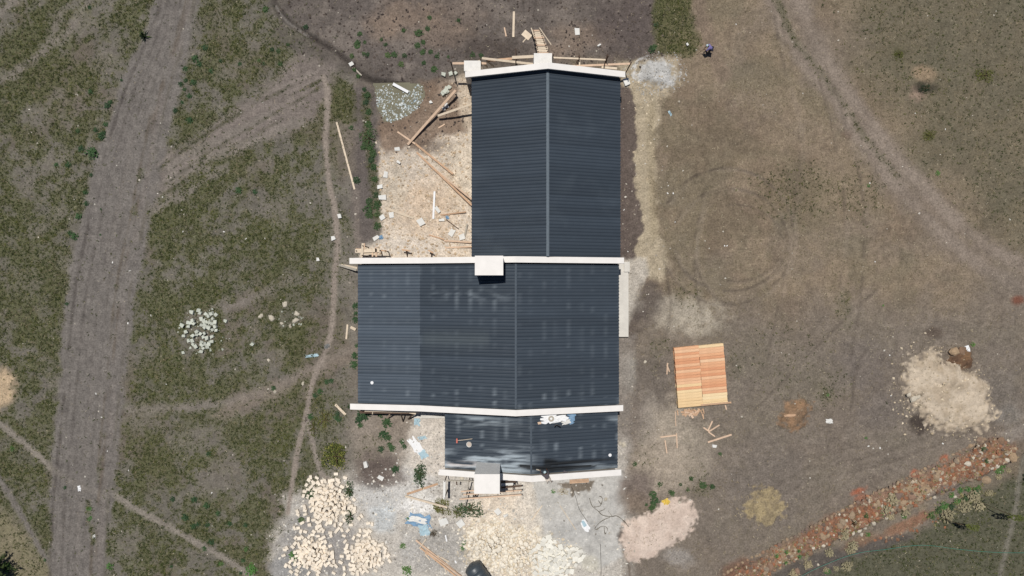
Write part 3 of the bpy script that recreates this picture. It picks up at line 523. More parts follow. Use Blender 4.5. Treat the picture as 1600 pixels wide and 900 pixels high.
# gable walls with parapets and copings
def gable(prof, yc, th=.28, cw=.52, skip=()):
    top = [(x, z - .11) for x, z in prof]; inx = [(max(min(x, prof[-1][0] - .45), prof[0][0] + .45), z) for x, z in top]
    w = MB(); w.extrude_y([(inx[0][0], 0.0), (inx[-1][0], 0.0)] + inx[::-1], yc - th / 2, yc + th / 2); w.build('gable_wall', M['wall'], house)
    for a, b in zip(prof[:-1], prof[1:]):
        c = MB(); c.extrude_y([(a[0], a[1] - .105), (b[0], b[1] - .105), (b[0], b[1]), (a[0], a[1])], yc - cw / 2, yc + cw / 2); c.build('coping', M['coping'], house)
gable([(-4.12, 4.05), (3.04, 6.45), (9.95, 4.05)], 18.76)
gable([(-14.5, 3.1), (-8.1, 4.02), (.33, 6.33), (9.87, 3.85)], 2.42)
gable([(-14.45, 3.1), (-8.1, 4.02), (.33, 6.33), (9.8, 3.85)], -10.58)
gable([(-6.44, 3.6), (1.65, 5.74), (9.66, 3.66)], -16.30)
# long side walls with window openings
def side_wall(x, y0, y1, h, wins, th=.24):
    w = MB(); cuts = sorted(wins); y = y0
    for (c, wd, sill, head) in cuts:
        w.box(x - th / 2, x + th / 2, y, c - wd / 2, 0, h); w.box(x - th / 2, x + th / 2, c - wd / 2, c + wd / 2, 0, sill); w.box(x - th / 2, x + th / 2, c - wd / 2, c + wd / 2, head, h); y = c + wd / 2
    w.box(x - th / 2, x + th / 2, y, y1, 0, h); wo = w.build('side_wall', M['wall'], house)
    for (c, wd, sill, head) in cuts:
        f = MB(); a, b = c - wd / 2 + .003, c + wd / 2 - .003; g = .06
        f.box(x - .03, x + .03, a, a + g, sill + .003, head - .003); f.box(x - .03, x + .03, b - g, b, sill + .003, head - .003); f.box(x - .03, x + .03, a + g, b - g, sill + .003, sill + g); f.box(x - .03, x + .03, a + g, b - g, head - g, head - .003)
        f.box(x - .028, x + .028, c - .025, c + .025, sill + g, head - g); f.build('window_frame', M['timber_dark'], house)
win = lambda *cs: [(c, 1.4, .95, 2.2) for c in cs]
side_wall(-3.2, 2.62, 18.6, 3.2, win(5, 9, 13, 16.5)); side_wall(9.25, 2.62, 18.6, 3.2, win(5, 9, 13, 16.5))
side_wall(-13.45, -10.4, 2.25, 2.42, [(-7.5, 1.3, .9, 2.05), (-1, 1.3, .9, 2.05)]); side_wall(9.1, -10.4, 2.25, 3.15, win(-8, -1.2) + [(-4.2, 1.0, .05, 2.2)])
side_wall(-5.6, -16.1, -10.75, 2.95, win(-13.4)); side_wall(9.05, -16.1, -10.75, 2.9, win(-13.4))
# chimneys and unfinished stacks
def stack(x0, x1, y0, y1, z1, zb, cap=True, courses=True, label=None):
    h = .34; n = max(1, int(round((z1 - (.12 if cap else 0) - zb) / h))); h = (z1 - (.12 if cap else 0) - zb) / n; b = MB(); b.box(x0 + .012, x1 - .012, y0 + .012, y1 - .012, zb, zb + n * h - .002)
    ms = M['stack'] if cap else M['pier']; o = b.build('chimney' if cap else 'masonry_pier', ms, house)
    if label: o['label'] = label
    for i in range(n):
        c = MB(); c.box(x0, x1, y0, y1, zb + i * h + .008, zb + (i + 1) * h - .008); c.build('course', ms, o)
    if cap: c = MB(); c.box(x0 - .03, x1 + .03, y0 - .03, y1 + .03, z1 - .12, z1); c.build('cap', M['coping'], o)
    return o
stack(-3.03, -.75, 1.08, 2.63, 7.8, 3.0, label='square cream chimney on the middle gable')
stack(-3.08, -1.03, -16.85, -15.3, 8.0, 0.0, label='tall pale chimney on the south gable')
stack(1.86, 3.40, 18.95, 19.95, 6.02, 0.0, False, label='low unfinished chimney stack outside the north gable')
stack(-4.22, -2.75, 19.08, 20.0, 3.97, 0.0, False, label='unfinished pier at the corner of the north gable')
# verandah slab and kerb east of the middle wing
b = MB(); b.box(9.24, 10.85, -4.55, 2.25, 0, .42); b.build('verandah_slab', M['concrete'], house)
b = MB(); b.box(10.42, 10.95, 1.5, 2.44, .425, .55); b.build('verandah_step', M['concrete'], house)
b = MB(); b.box(-6.6, -3.2, -16.75, -16.46, 2.75, 2.86); b.build('ledge', M['coping'], house)
b = MB(); b.box(-.95, .6, -16.78, -16.46, 2.9, 3.0); b.build('ledge', M['coping'], house)
# pale wall footing left of the south wing (blockwork base)
for i in range(4):
    b = MB(); b.box(-9.2, -6.05, -11.35 - i * .28, -11.09 - i * .28, 0, .2 - .02 * i); b.build('footing_course', M['concrete'], house)
for x, z in ((-13.86, 2.56), ):
    b = MB(); b.box(x - .03, x, -10.3, 2.1, z - .2, z - .02); b.build('fascia', M['timber_dark'], house)
# ------------------------------------------------------------------ grass and small litter (uncountable)
def scatter(n, dens, seed, x0=-60, x1=1660, y0=-50, y1=950):
    r = np.random.default_rng(seed); px = r.uniform(x0, x1, n); py = r.uniform(y0, y1, n)
    k = r.uniform(0, 1, n) < samp(dens, px, py); return px[k], py[k]
inside = m_poly([(735, 100), (972, 100), (972, 745), (692, 745), (692, 648), (555, 648), (555, 402), (735, 402)], 1, 0, 20, 90)
def tufts(name, dens, n, seed, blades, ln, wd, ht, cols, label, cat):
    dens = np.clip(dens, 0, 1) * (1 - inside); px, py = scatter(n, dens, seed); r = np.random.default_rng(seed + 1); N = len(px)
    wx = (px - 800) / G; wy = (450 - py) / G; wz = samp(Z + HEAP, px, py); k = blades
    az = r.uniform(0, 2 * np.pi, (N, k)); sc = r.uniform(.55, 1.35, (N, 1)); l = ln * sc * r.uniform(.5, 1.2, (N, k)); w = wd * r.uniform(.7, 1.3, (N, k)); h = ht * sc * r.uniform(.4, 1.2, (N, k))
    ox = r.normal(0, .045, (N, k)); oy = r.normal(0, .045, (N, k)); dx, dy = np.cos(az), np.sin(az)
    bx = wx[:, None] + ox; by = wy[:, None] + oy; bz = np.repeat(wz[:, None], k, 1) + .004
    a = np.stack([bx - dy * w / 2, by + dx * w / 2, bz], -1); b = np.stack([bx + dy * w / 2, by - dx * w / 2, bz], -1); c = np.stack([bx + dx * l, by + dy * l, bz + h], -1)
    v = np.stack([a, b, c], 2).reshape(-1, 3); f = np.arange(len(v)).reshape(-1, 3)
    cols = np.array([alb(*q) for q in cols]); t = np.clip(fbm(px, py, 30, 3, seed) * 1.0 + r.normal(0, .24, N), 0, .999) * (len(cols) - 1)
    i = t.astype(int); cc = cols[i] + (cols[np.minimum(i + 1, len(cols) - 1)] - cols[i]) * (t - i)[:, None]; cc = cc * r.uniform(.75, 1.25, (N, 1))
    cv = np.repeat(cc, 3 * k, 0)
    return tag(link(bpy.data.objects.new(name, npmesh(name, v, f, M['grass'], cv))), label, cat, kind='stuff')
tufts('meadow_grass', D * .95, 230000, 101, 4, .14, .05, .15, [(136, 130, 110), (104, 104, 70), (82, 86, 52), (70, 80, 46), (62, 74, 42), (112, 114, 60), (88, 94, 54)], 'patchy olive green grass of the left meadow and green patches', 'grass')
tufts('dry_grass', B * .6 + D * .35, 130000, 103, 3, .12, .035, .07, [(176, 160, 132), (140, 126, 102), (118, 106, 84), (158, 144, 116), (104, 100, 74), (130, 120, 96)], 'short dry brown grass of the right field', 'grass')
tufts('straw_litter', np.clip(samp(Z, X, Y) * 0 + .25 * lr + .12 + .5 * dust * 0, 0, 1) * (1 - .7 * yard), 16000, 105, 2, .2, .025, .02, [(190, 178, 150), (206, 194, 166), (160, 140, 112)], 'pale dead stalks scattered over the bare soil', 'litter')
def pebbles(name, dens, n, seed, r0, r1, cols, label, flat=.6, cat='stones', zfix=None, box=(-60, 1660, -50, 950)):
    px, py = scatter(n, np.clip(dens, 0, 1) * (1 - inside), seed, *box); r = np.random.default_rng(seed + 1); N = len(px); s = r0 + (r1 - r0) * r.uniform(0, 1, N) ** 2.5
    o = np.array([(1, 0, 0), (0, 1, 0), (-1, 0, 0), (0, -1, 0), (0, 0, 1), (.5, .55, .62), (-.6, .45, .6)], float)
    fc = np.array([(0, 1, 5), (1, 6, 5), (1, 2, 6), (5, 6, 4), (0, 5, 4), (6, 2, 4), (2, 3, 4), (3, 0, 4)])
    az = r.uniform(0, 6.28, N); ca, sa = np.cos(az), np.sin(az); j = r.uniform(.7, 1.3, (N, 7, 1))
    q = o[None] * j * s[:, None, None]; x = q[..., 0] * 1.25; y = q[..., 1]; z = q[..., 2] * flat
    v = np.stack([x * ca[:, None] - y * sa[:, None] + ((px - 800) / G)[:, None], x * sa[:, None] + y * ca[:, None] + ((450 - py) / G)[:, None], z + (samp(Z + HEAP, px, py) if zfix is None else np.full(N, zfix))[:, None] + .006], -1).reshape(-1, 3)
    f = (fc[None] + 7 * np.arange(N)[:, None, None]).reshape(-1, 3)
    cols = np.array([alb(*c) for c in cols]); cc = cols[r.integers(0, len(cols), N)] * r.uniform(.8, 1.15, (N, 1))
    return tag(link(bpy.data.objects.new(name, npmesh(name, v, f, M['sand'], np.repeat(cc, 7, 0)))), label, cat, kind='stuff')
pebbles('pebbles', .04 + .25 * dust + .15 * yard + .25 * m_poly([(960, 90), (1070, 90), (1040, 420), (990, 540), (1000, 740), (960, 740)], 10, 8, 20, 91), 22000, 111, .025, .10, [(206, 198, 184), (186, 178, 164), (220, 214, 202), (166, 156, 144)], 'small pale pebbles strewn over the whole site')
pebbles('soil_clods', .8 * top * (.3 + n_sm) + .5 * wetm + .3 * be * .3, 6000, 113, .03, .13, [(92, 82, 76), (108, 98, 90), (78, 70, 66)], 'dark soil clods of the turned ground north of the house', .7, 'soil', None, (420, 1040, -50, 240))
pebbles('sand_crumbs', m_poly([(1415, 535), (1450, 520), (1500, 560), (1540, 580), (1565, 650), (1550, 690), (1480, 690), (1410, 670), (1395, 610)], 14, 10, 14, 92) * .8 + m_poly([(965, 110), (1040, 100), (1035, 160), (1020, 200), (1018, 290), (995, 290), (990, 180)], 8, 6, 12, 93) * .5, 9000, 115, .03, .12, [(212, 194, 166), (196, 178, 150), (224, 208, 182)], 'beige sand crumbs around the sand pile and beside the house', .6, 'sand', None, (960, 1580, 90, 700))
pebbles('yard_rubble', yard * .9 * (1 - wetm), 4200, 117, .025, .13, [(216, 196, 170), (206, 182, 152), (226, 212, 192), (190, 170, 146)], 'sandy stone chips covering the work yard', .9, 'stones', None, (555, 745, 110, 425))
pebbles('foam_flecks', (pud > .3) * np.maximum.reduce([1 - sst(8, 20, np.hypot(X - 598, Y - 150) * .8), 1 - sst(10, 26, np.hypot((X - 640) * .8, Y - 160)), 1 - sst(8, 20, np.hypot(X - 605, Y - 178)), m_line([(590, 180), (625, 180), (650, 160), (655, 140)], 8, 4, 4, 8, 94)]) * (.4 + n_fine), 1500, 119, .03, .10, [(232, 236, 234), (214, 222, 222), (190, 202, 204)], 'white foam and plastic flecks floating in the muddy puddle', .9, 'litter', -.045, (580, 672, 125, 200))
pebbles('bank_rubble', bank * .95 + m_poly([(1330, 850), (1420, 825), (1470, 800), (1480, 815), (1400, 845)], 6, 5, 10, 95) * .4, 11000, 121, .04, .22, [(154, 106, 80), (136, 104, 84), (174, 152, 126), (120, 104, 92), (160, 114, 88), (184, 168, 146)], 'red earth lumps and small stones of the bank', .8, 'stones', None, (1100, 1600, 670, 950))
pebbles('gravel_crumbs', m_ell(1026, 114, 40, 28, 8, .5, .5, 12, 172) * .8, 1500, 131, .02, .075, [(200, 198, 194), (186, 184, 180), (170, 168, 162)], 'grey gravel crumbs spread around the gravel heap', .7, 'gravel', None, (975, 1075, 80, 150))
pebbles('dust_debris', dust * (1 - slab_m * .7) * .8, 7000, 133, .025, .12, [(226, 222, 214), (204, 198, 188), (234, 226, 212), (160, 154, 146)], 'pale stone debris strewn over the dusty ground south of the house', .7, 'debris', None, (420, 985, 640, 950))
tufts('bank_grass', bank * .4 + m_poly([(1445, 815), (1440, 800), (1500, 765), (1545, 755), (1560, 770), (1500, 795), (1455, 822)], 6, 5, 8, 96) * .9, 60000, 123, 5, .2, .05, .16, [(150, 146, 88), (110, 124, 66), (170, 156, 116), (122, 120, 72)], 'green and yellow herbs growing along the bank', 'grass')
for nm, m, c in (('straw', m_ell(1195, 789, 30, 28, 0, .9, .6, 10, 73) * .6, [(196, 176, 134), (176, 156, 116), (206, 188, 148)]),):
    tufts('loose_straw', m, 70000, 125, 3, .25, .03, .04, c, 'loose yellow straw on and around the straw heap', 'straw')
# ------------------------------------------------------------------ stones and blocks
def block_mesh(seed, l, w, h, mt, chip=.02):
    r = random.Random(seed); m = MB(); v = []
    for x in (-1, 1):
        for y in (-1, 1):
            for z in (0, 1):
                v.append((x * l / 2 + r.uniform(-chip, chip), y * w / 2 + r.uniform(-chip, chip), z * h + r.uniform(-chip, chip) * z))
    fs = [(0, 1, 3, 2), (4, 6, 7, 5), (0, 4, 5, 1), (2, 3, 7, 6), (1, 5, 7, 3), (0, 2, 6, 4)]
    m.add(v, fs); return m.mesh('stone_block', mt)
def rock_mesh(seed, mt, flat=.6, name='rock', n=7):
    r = random.Random(seed); v = [(0, 0, -.1)]; rings = ((.85, 0.0), (1.0, .3 * flat), (.72, .75 * flat), (.3, .98 * flat)); m = MB(); ecc = r.uniform(.65, .95); jit = [r.uniform(.75, 1.2) for _ in range(n)]
    for q, z in rings:
        for k in range(n):
            a = 6.283 * k / n; s = q * jit[k] * r.uniform(.9, 1.1); v.append((math.cos(a) * s, math.sin(a) * s * ecc, z + r.uniform(-.08, .08) * flat))
    v.append((0, 0, flat)); f = [(0, 1 + (k + 1) % n, 1 + k) for k in range(n)]
    for i in range(3):
        for k in range(n): f.append((1 + i * n + k, 1 + i * n + (k + 1) % n, 1 + (i + 1) * n + (k + 1) % n, 1 + (i + 1) * n + k))
    f += [(1 + 3 * n + k, 1 + 3 * n + (k + 1) % n, len(v) - 1) for k in range(n)]
    m.add(v, f); return m.mesh(name, mt)
BL = [block_mesh(i, R.uniform(.34, .41), R.uniform(.21, .25), R.uniform(.18, .22), M['block']) for i in range(6)]
BW = [block_mesh(30 + i, R.uniform(.32, .4), R.uniform(.26, .33), R.uniform(.22, .3), M['block_white'], .04) for i in range(6)]
RB = [rock_mesh(50 + i, M['rubble'], .75, 'rubble_stone', 6) for i in range(6)]
RG = [block_mesh(70 + i, R.uniform(.34, .5), R.uniform(.26, .36), R.uniform(.2, .28), M['rubble_grey'], .05) for i in range(5)]
RK = [rock_mesh(90 + i, M['rock'], .6) for i in range(6)]; RP = [rock_mesh(110 + i, M['rock_pale'], .6) for i in range(5)]
def put(name, me, px, py, z, rz, label, cat, group=None, tilt=0.0, sc=1.0):
    o = bpy.data.objects.new(name, me); x, y, _ = P(px, py, z); o.location = (x, y, z)
    o.rotation_euler = (R.uniform(-tilt, tilt), R.uniform(-tilt, tilt), rz); o.scale = (sc, sc, sc)
    return tag(link(o), label, cat, group)
def poisson(n, cx, cy, rx, ry, dmin, seed, rot=0, tries=9000):
    r = random.Random(seed); out = []; c, s = math.cos(math.radians(rot)), math.sin(math.radians(rot))
    for _ in range(tries):
        if len(out) >= n: break
        a_ = r.uniform(0, 6.283); q = math.sqrt(r.random()) if r.random() < .84 else r.uniform(.8, 1.35); lob = 1 + .16 * math.sin(3 * a_ + seed) + .12 * math.sin(5 * a_ + 2 * seed); u, v = q * lob * math.cos(a_), q * lob * math.sin(a_)
        x = cx + u * rx * c - v * ry * s; y = cy + u * rx * s + v * ry * c
        if all((x - a) ** 2 + (y - b) ** 2 > dmin ** 2 for a, b, _ in out): out.append((x, y, q))
    return out
def stone_heap(name, meshes, n, cx, cy, rx, ry, dmin, hgt, seed, label, cat, group, rot=0, tilt=.35, sc=(.95, 1.1), fill=True, fname=None, flabel=None):
    pts = poisson(n, cx, cy, rx, ry, dmin, seed, rot); r = random.Random(seed)
    for x, y, q in pts:
        h = hgt * max(0, math.exp(-2.4 * q * q) - .1) * r.uniform(.8, 1.1); g = gz(x, y)
        put(name, r.choice(meshes), x, y, g + h - (.0 if q > .95 else .03), r.uniform(0, 3.14), label, cat, group, tilt if q < .9 else .06, r.uniform(*sc))
    if fill:      # the stones lying deeper in the heap, past telling apart
        mv = []; mf = []; b0 = 0
        for k in range(int(n * 3)):
            u, v = r.uniform(-1, 1), r.uniform(-1, 1); q = math.hypot(u, v)
            if q > .8: continue
            c, s = math.cos(math.radians(rot)), math.sin(math.radians(rot)); x = cx + u * rx * c - v * ry * s; y = cy + u * rx * s + v * ry * c
            me = r.choice(meshes); vv = np.array([p.co[:] for p in me.vertices]) * r.uniform(.7, 1.0); a = r.uniform(0, 6.28); t = r.uniform(-.4, .4)
            Rz = np.array([[math.cos(a), -math.sin(a), 0], [math.sin(a), math.cos(a), 0], [0, 0, 1]]); Rx = np.array([[1, 0, 0], [0, math.cos(t), -math.sin(t)], [0, math.sin(t), math.cos(t)]])
            z = gz(x, y) + hgt * max(0, math.exp(-2.4 * q * q) - .1) * r.uniform(.2, .95) - .10; wx, wy, _ = P(x, y, z)
            if name == 'rubble_stone': vv = vv * .17
            vv = vv @ (Rz @ Rx).T + (wx, wy, z)
            for f in me.polygons: mf.append(tuple(b0 + i for i in f.vertices))
            mv += [tuple(p) for p in vv]; b0 += len(vv)
        m = MB(); m.add(mv, mf); tag(m.build(fname, meshes[0].materials[0]), flabel, 'stones', kind='stuff')
stone_heap('stone_block', BL, 100, 514, 787, 37, 36, 5.0, .8, 1, 'cream dressed stone block in the upper heap of building stones', 'stone block', 'blocks of the upper building stone heap', 20, fname='buried_blocks', flabel='cream stone blocks lying deeper in the upper heap')
stone_heap('stone_block', BL, 78, 489, 866, 29, 28, 5.0, .65, 2, 'cream dressed stone block in the lower left heap of building stones', 'stone block', 'blocks of the lower left building stone heap', 30, fname='buried_blocks', flabel='cream stone blocks lying deeper in the lower left heap')
stone_heap('stone_block', BL, 72, 572, 866, 26, 27, 5.0, .6, 3, 'cream dressed stone block in the lower right heap of building stones', 'stone block', 'blocks of the lower right building stone heap', 40, fname='buried_blocks', flabel='cream stone blocks lying deeper in the lower right heap')
loose = [(490, 752), (497, 753), (508, 750), (517, 754), (477, 767), (475, 774), (487, 760), (530, 752), (466, 803), (461, 824), (467, 824), (471, 829), (463, 839), (473, 838), (446, 858), (444, 867), (449, 855), (518, 836), (535, 827), (544, 828), (538, 836), (540, 845), (517, 852), (518, 863), (520, 869), (514, 879), (522, 894), (464, 896), (541, 856), (541, 862), (545, 871), (592, 881), (553, 887), (576, 817), (582, 818), (562, 809), (566, 805), (497, 822), (503, 826), (506, 829)]
for i, (x, y) in enumerate(loose):
    put('stone_block', BL[i % 6], x, y, gz(x, y) - .01, R.uniform(0, 3.14), 'cream dressed stone block lying loose around the building stone heaps', 'stone block', 'loose blocks around the heaps', .05)
white = [(301, 487), (311, 485), (314, 489), (316, 497), (322, 490), (327, 493), (331, 490), (338, 492), (333, 498), (337, 504), (320, 502), (323, 503), (328, 503), (332, 506), (337, 510), (316, 507), (322, 508), (321, 513), (327, 512), (331, 515), (338, 516), (295, 505), (298, 506), (295, 510), (284, 509), (291, 518), (302, 524), (310, 517), (314, 522), (320, 521), (318, 526), (308, 523), (304, 505), (303, 501), (325, 528), (333, 526), (296, 531), (302, 532), (302, 537), (308, 542), (316, 535), (316, 539), (321, 536), (324, 541), (318, 544), (315, 549), (327, 538), (332, 533), (353, 502), (287, 551), (394, 537), (289, 524)]
for i, (x, y) in enumerate(white):
    x, y = x + R.uniform(-.8, .8), y + R.uniform(-.8, .8); lone = x > 350 or y > 550 or x < 286
    put('cut_stone', BW[i % 6], x, y, gz(x, y) + (.12 if 12 < i < 35 else -.01), R.uniform(0, 3.14), 'stray white cut stone in the grass near the white stone pile' if lone else 'white cut stone in the pile lying on the left meadow', 'stone block', 'stray white stones' if lone else 'white stones piled on the meadow', .25, R.uniform(.78, 1.02))
pebbles('stone_chips', m_ell(318, 518, 30, 32, 0, .5, .4, 9, 97) * .5 + m_ell(350, 530, 14, 14, 0, .5, .4, 9, 98) * .5 + m_ell(450, 500, 22, 12, 0, .5, .4, 9, 99) * .3, 900, 127, .04, .12, [(200, 204, 190), (186, 190, 176)], 'small white stone chips around the white stone pile', .8, 'stones', None, (270, 480, 470, 560))
for x, y, s in ((407, 494, .3), (425, 497, .35), (445, 475, .3), (463, 501, .35), (464, 490, .3), (440, 505, .2), (454, 509, .22), (420, 563, .2), (430, 612, .2), (474, 599, .22)):
    put('field_stone', R.choice(RP), x, y, gz(x, y) - .02, R.uniform(0, 6), 'pale rounded stone in the meadow between stone pile and footpath', 'stone', 'pale stones in the meadow', .1, s)
# quarry rubble south of the house
def scaled(lst, k):
    out = []
    for me in lst:
        m2 = me.copy(); m2.transform(__import__('mathutils').Matrix.Scale(k, 4)); out.append(m2)
    return out
RB17 = scaled(RB, .19)
def rheap(n, cx, cy, rx, ry, dmin, h, seed, label, group, rot):
    pts = poisson(n, cx, cy, rx, ry, dmin, seed, rot); r = random.Random(seed)
    for x, y, q in pts: put('rubble_stone', r.choice(RB17), x, y, gz(x, y) + h * max(0, math.exp(-2.2 * q * q) - .1) - .02, r.uniform(0, 6), label, 'stone', group, .5, r.uniform(.65, 1.0) if r.random() < .6 else r.uniform(1.0, 1.75))
rheap(150, 770, 852, 36, 30, 4.3, .55, 5, 'small cream quarry stone in the left half of the rubble heap', 'stones of the left rubble heap', 20)
rheap(110, 815, 868, 34, 34, 4.4, .5, 6, 'small cream quarry stone in the right half of the rubble heap', 'stones of the right rubble heap', -10)
pebbles('rubble_fill', m_ell(768, 852, 46, 36, 10, .35, .3, 10, 140) * .95 + m_ell(815, 866, 40, 40, 0, .35, .3, 10, 141) * .95 + m_ell(866, 874, 34, 28, 0, .35, .3, 10, 142) * .5, 3500, 129, .06, .2, [(236, 224, 202), (226, 212, 188), (240, 230, 214), (214, 200, 178)], 'smaller cream rubble between the quarry stones', .9, 'stones', None, (715, 905, 800, 950))
stone_heap('quarry_stone', RG, 70, 866, 875, 28, 25, 6.2, .5, 8, 'squared grey white stone in the rubble heap left of the concrete apron', 'stone block', 'squared stones beside the apron', 0, fname='buried_blocks', flabel='grey white stones lying deeper in the rubble heap beside the apron')
for x, y, s in ((728, 863, .27), (731, 874, .2), (737, 867, .2), (743, 868, .22), (746, 869, .2), (740, 866, .18), (700, 862, .14), (768, 815, .2), (862, 834, .2), (946, 780, .2), (975, 695, .3), (969, 693, .2), (722, 748, .25), (731, 790, .25), (690, 860, .12), (1008, 565, .16), (730, 100, .2), (1062, 785, .14)):
    put('loose_stone', R.choice(RP), x, y, gz(x, y) - .02, R.uniform(0, 6), 'single pale stone lying loose near the house', 'stone', 'loose pale stones near the house', .15, s)
# stony bank: edging row, inner rocks, lower row
e = smooth_line([(1132, 897), (1165, 876), (1200, 860), (1240, 838), (1290, 812), (1330, 790), (1370, 770), (1400, 756), (1430, 740), (1460, 726), (1500, 705), (1530, 690), (1553, 684)], 30); last = np.array((0, 0.)); cnt = 0
for q in e:
    if np.hypot(*(q[:2] - last)) > R.uniform(5.0, 7.5):
        last = q[:2]; x, y = q[0] + R.uniform(-1, 1), q[1] + R.uniform(-1, 1); cnt += 1
        put('edging_rock', R.choice(RK), x, y, gz(x, y) - .03, R.uniform(0, 6), 'brown rock in the upper edging row of the stony bank', 'rock', 'rocks of the upper edging row', .15, R.uniform(.16, .26))
for x, y in [(1196 + i * 7.2 + R.uniform(-1, 1), 897 - i * 3.6 + R.uniform(-1, 1)) for i in range(9)]:
    put('edging_rock', R.choice(RK), x, y, gz(x, y) - .03, R.uniform(0, 6), 'grey brown rock in the short lower row below the green aloes', 'rock', 'rocks of the short lower row', .15, R.uniform(.2, .28))
big = [(1316, 815, .45), (1312, 822, .42), (1331, 805, .4), (1372, 787, .42), (1285, 838, .5), (1296, 826, .42), (1250, 845, .4), (1264, 846, .42), (1265, 863, .4), (1402, 774, .45), (1437, 783, .4), (1463, 744, .45), (1494, 721, .35), (1530, 687, .4), (1563, 689, .55), (1582, 714, .6), (1530, 731, .35), (1487, 735, .3), (1516, 748, .35), (1540, 750, .5), (1203, 884, .55), (1198, 889, .4), (1245, 893, .4), (1208, 875, .4), (1472, 770, .35), (1448, 780, .35), (1424, 776, .6), (1410, 785, .5)]
for x, y, s in big: put('bank_rock', R.choice(RK), x, y, gz(x, y) - .06, R.uniform(0, 6), 'larger brown rock set inside the stony bank', 'rock', 'larger brown rocks of the bank', .2, s * R.uniform(.8, 1.05))
pale = [(1365, 817, .42), (1385, 809, .35), (1342, 829, .34), (1332, 833, .35), (1351, 825, .3), (1322, 813, .3), (1324, 839, .3), (1312, 841, .32), (1346, 835, .32), (1512, 724, .5), (1558, 727, .42), (1550, 731, .35), (1573, 708, .4), (1573, 718, .35), (1537, 726, .35), (1286, 852, .35), (1450, 772, .25), (1492, 776, .3), (1459, 776, .3), (1575, 689, .25), (1468, 748, .3), (1278, 882, .25)]
for k in range(130):
    q = e[R.randrange(20, len(e) - 5)]; d = R.uniform(4, 34); x, y = q[0] + d * .42 + R.uniform(-3, 3), q[1] + d * .85 + R.uniform(-3, 3); put('bank_stone', R.choice(RK + RP[:2]), x, y, gz(x, y) - .04, R.uniform(0, 6), 'small stone among the earth lumps of the stony bank', 'stone', 'small stones of the bank', .2, R.uniform(.09, .22))
for x, y, s in pale: put('pale_rock', R.choice(RP), x, y, gz(x, y) - .05, R.uniform(0, 6), 'pale whitish rock set in the stony bank', 'rock', 'pale rocks of the bank', .2, s * R.uniform(.62, .8))
put('boulder', RK[0], 1490, 549, gz(1490, 549) - .05, .4, 'brown boulder beside the dug earth at the sand pile', 'rock', None, .1, .55)
put('boulder', RK[2], 1502, 548, gz(1502, 548) - .05, 1.4, 'smaller brown clod right of the boulder at the sand pile', 'rock', None, .1, .4)
for x, y, s in ((1427, 622, .4), (1434, 620, .3), (1420, 617, .25)): put('sand_lump', RP[1], x, y, gz(x, y) - .03, R.uniform(0, 6), 'beige lump at the left foot of the pale sand pile', 'stone', 'lumps at the sand pile', .2, s)
put('log', rock_mesh(400, M['timber_orange'], .5), 1235, 649, gz(1235, 649) - .02, .1, 'short tan log on the reddish earth heap', 'log', None, 0, .5).scale = (.62, .22, .4)
# ------------------------------------------------------------------ plants
def leaf_cloud(name, mt, n, seed, hgt, size, spread=1.0, flat=False, shell=.35, dome=1.0):
    r = np.random.default_rng(seed); d = r.normal(0, 1, (n, 3)); d /= np.linalg.norm(d, axis=1)[:, None]; d[:, 2] = np.abs(d[:, 2])
    lobes = r.normal(0, 1, (7, 3)); lobes /= np.linalg.norm(lobes, axis=1)[:, None]; amp = r.uniform(-.35, .3, 7)
    k = 1 + (np.exp(3 * (d @ lobes.T - 1)) * amp).sum(1); rad = (1 - shell * r.uniform(0, 1, n) ** 1.5) * k
    p = d * rad[:, None] * (1, 1, hgt); a = r.uniform(0, 6.283, n); s = size * r.uniform(.6, 1.4, n); tl = r.uniform(-.6, .9, n)
    u = np.stack([np.cos(a), np.sin(a), np.sin(tl) * .7], 1); w = np.stack([-np.sin(a), np.cos(a), r.uniform(-.4, .4, n)], 1)
    v = np.stack([p, p + u * s[:, None] * .5 + w * s[:, None] * .34, p + u * s[:, None], p + u * s[:, None] * .5 - w * s[:, None] * .34], 1).reshape(-1, 3); v[:, 2] = np.maximum(v[:, 2], .0)
    f = np.arange(4 * n).reshape(n, 4); return npmesh(name, v, np.concatenate([f[:, [0, 1, 2]], f[:, [0, 2, 3]]]), mt)
def stem_mesh(seed, hgt):
    r = random.Random(seed); m = MB(); m.tube([(0, 0, -.05), (0, 0, hgt * .55)], [.07, .04], 5)
    for k in range(5):
        a = k * 1.26 + r.uniform(-.3, .3); m.tube([(0, 0, hgt * .2), (math.cos(a) * .35, math.sin(a) * .35, hgt * .45), (math.cos(a) * .7, math.sin(a) * .7, hgt * .6)], [.045, .03, .012], 4)
    return m.mesh('stem', M['stem'])
WEED = [leaf_cloud('weed', M['leaf'], 80, 200 + i, .55, .42, shell=.55) for i in range(4)]; WEEDD = [leaf_cloud('weed', M['leaf_dark'], 80, 210 + i, .6, .42, shell=.55) for i in range(4)]; WEEDB = [leaf_cloud('weed', M['leaf_bright'], 80, 220 + i, .35, .36, shell=.6) for i in range(3)]
def weed(px, py, r_px, label, group, kind=WEED):
    x, y, _ = P(px, py, 0); o = put('weed_plant', R.choice(kind), px, py, gz(px, py) - .01, R.uniform(0, 6.28), label, 'weed', group, 0, r_px / G); return o
for x, y, r in ((142, 144, 4), (172, 160, 4), (168, 165, 5), (165, 195, 4), (158, 213, 6), (162, 208, 4), (150, 203, 4), (122, 205, 4), (190, 125, 2.5), (146, 238, 9), (128, 233, 5), (88, 258, 4), (107, 258, 5), (143, 273, 3), (134, 300, 4), (135, 318, 4), (123, 338, 5), (117, 370, 6), (110, 365, 4), (105, 475, 3), (140, 12, 3)):
    weed(x, y, r, 'small dark green weed along the left edge of the dirt road', 'weeds left of the dirt road', WEEDD)
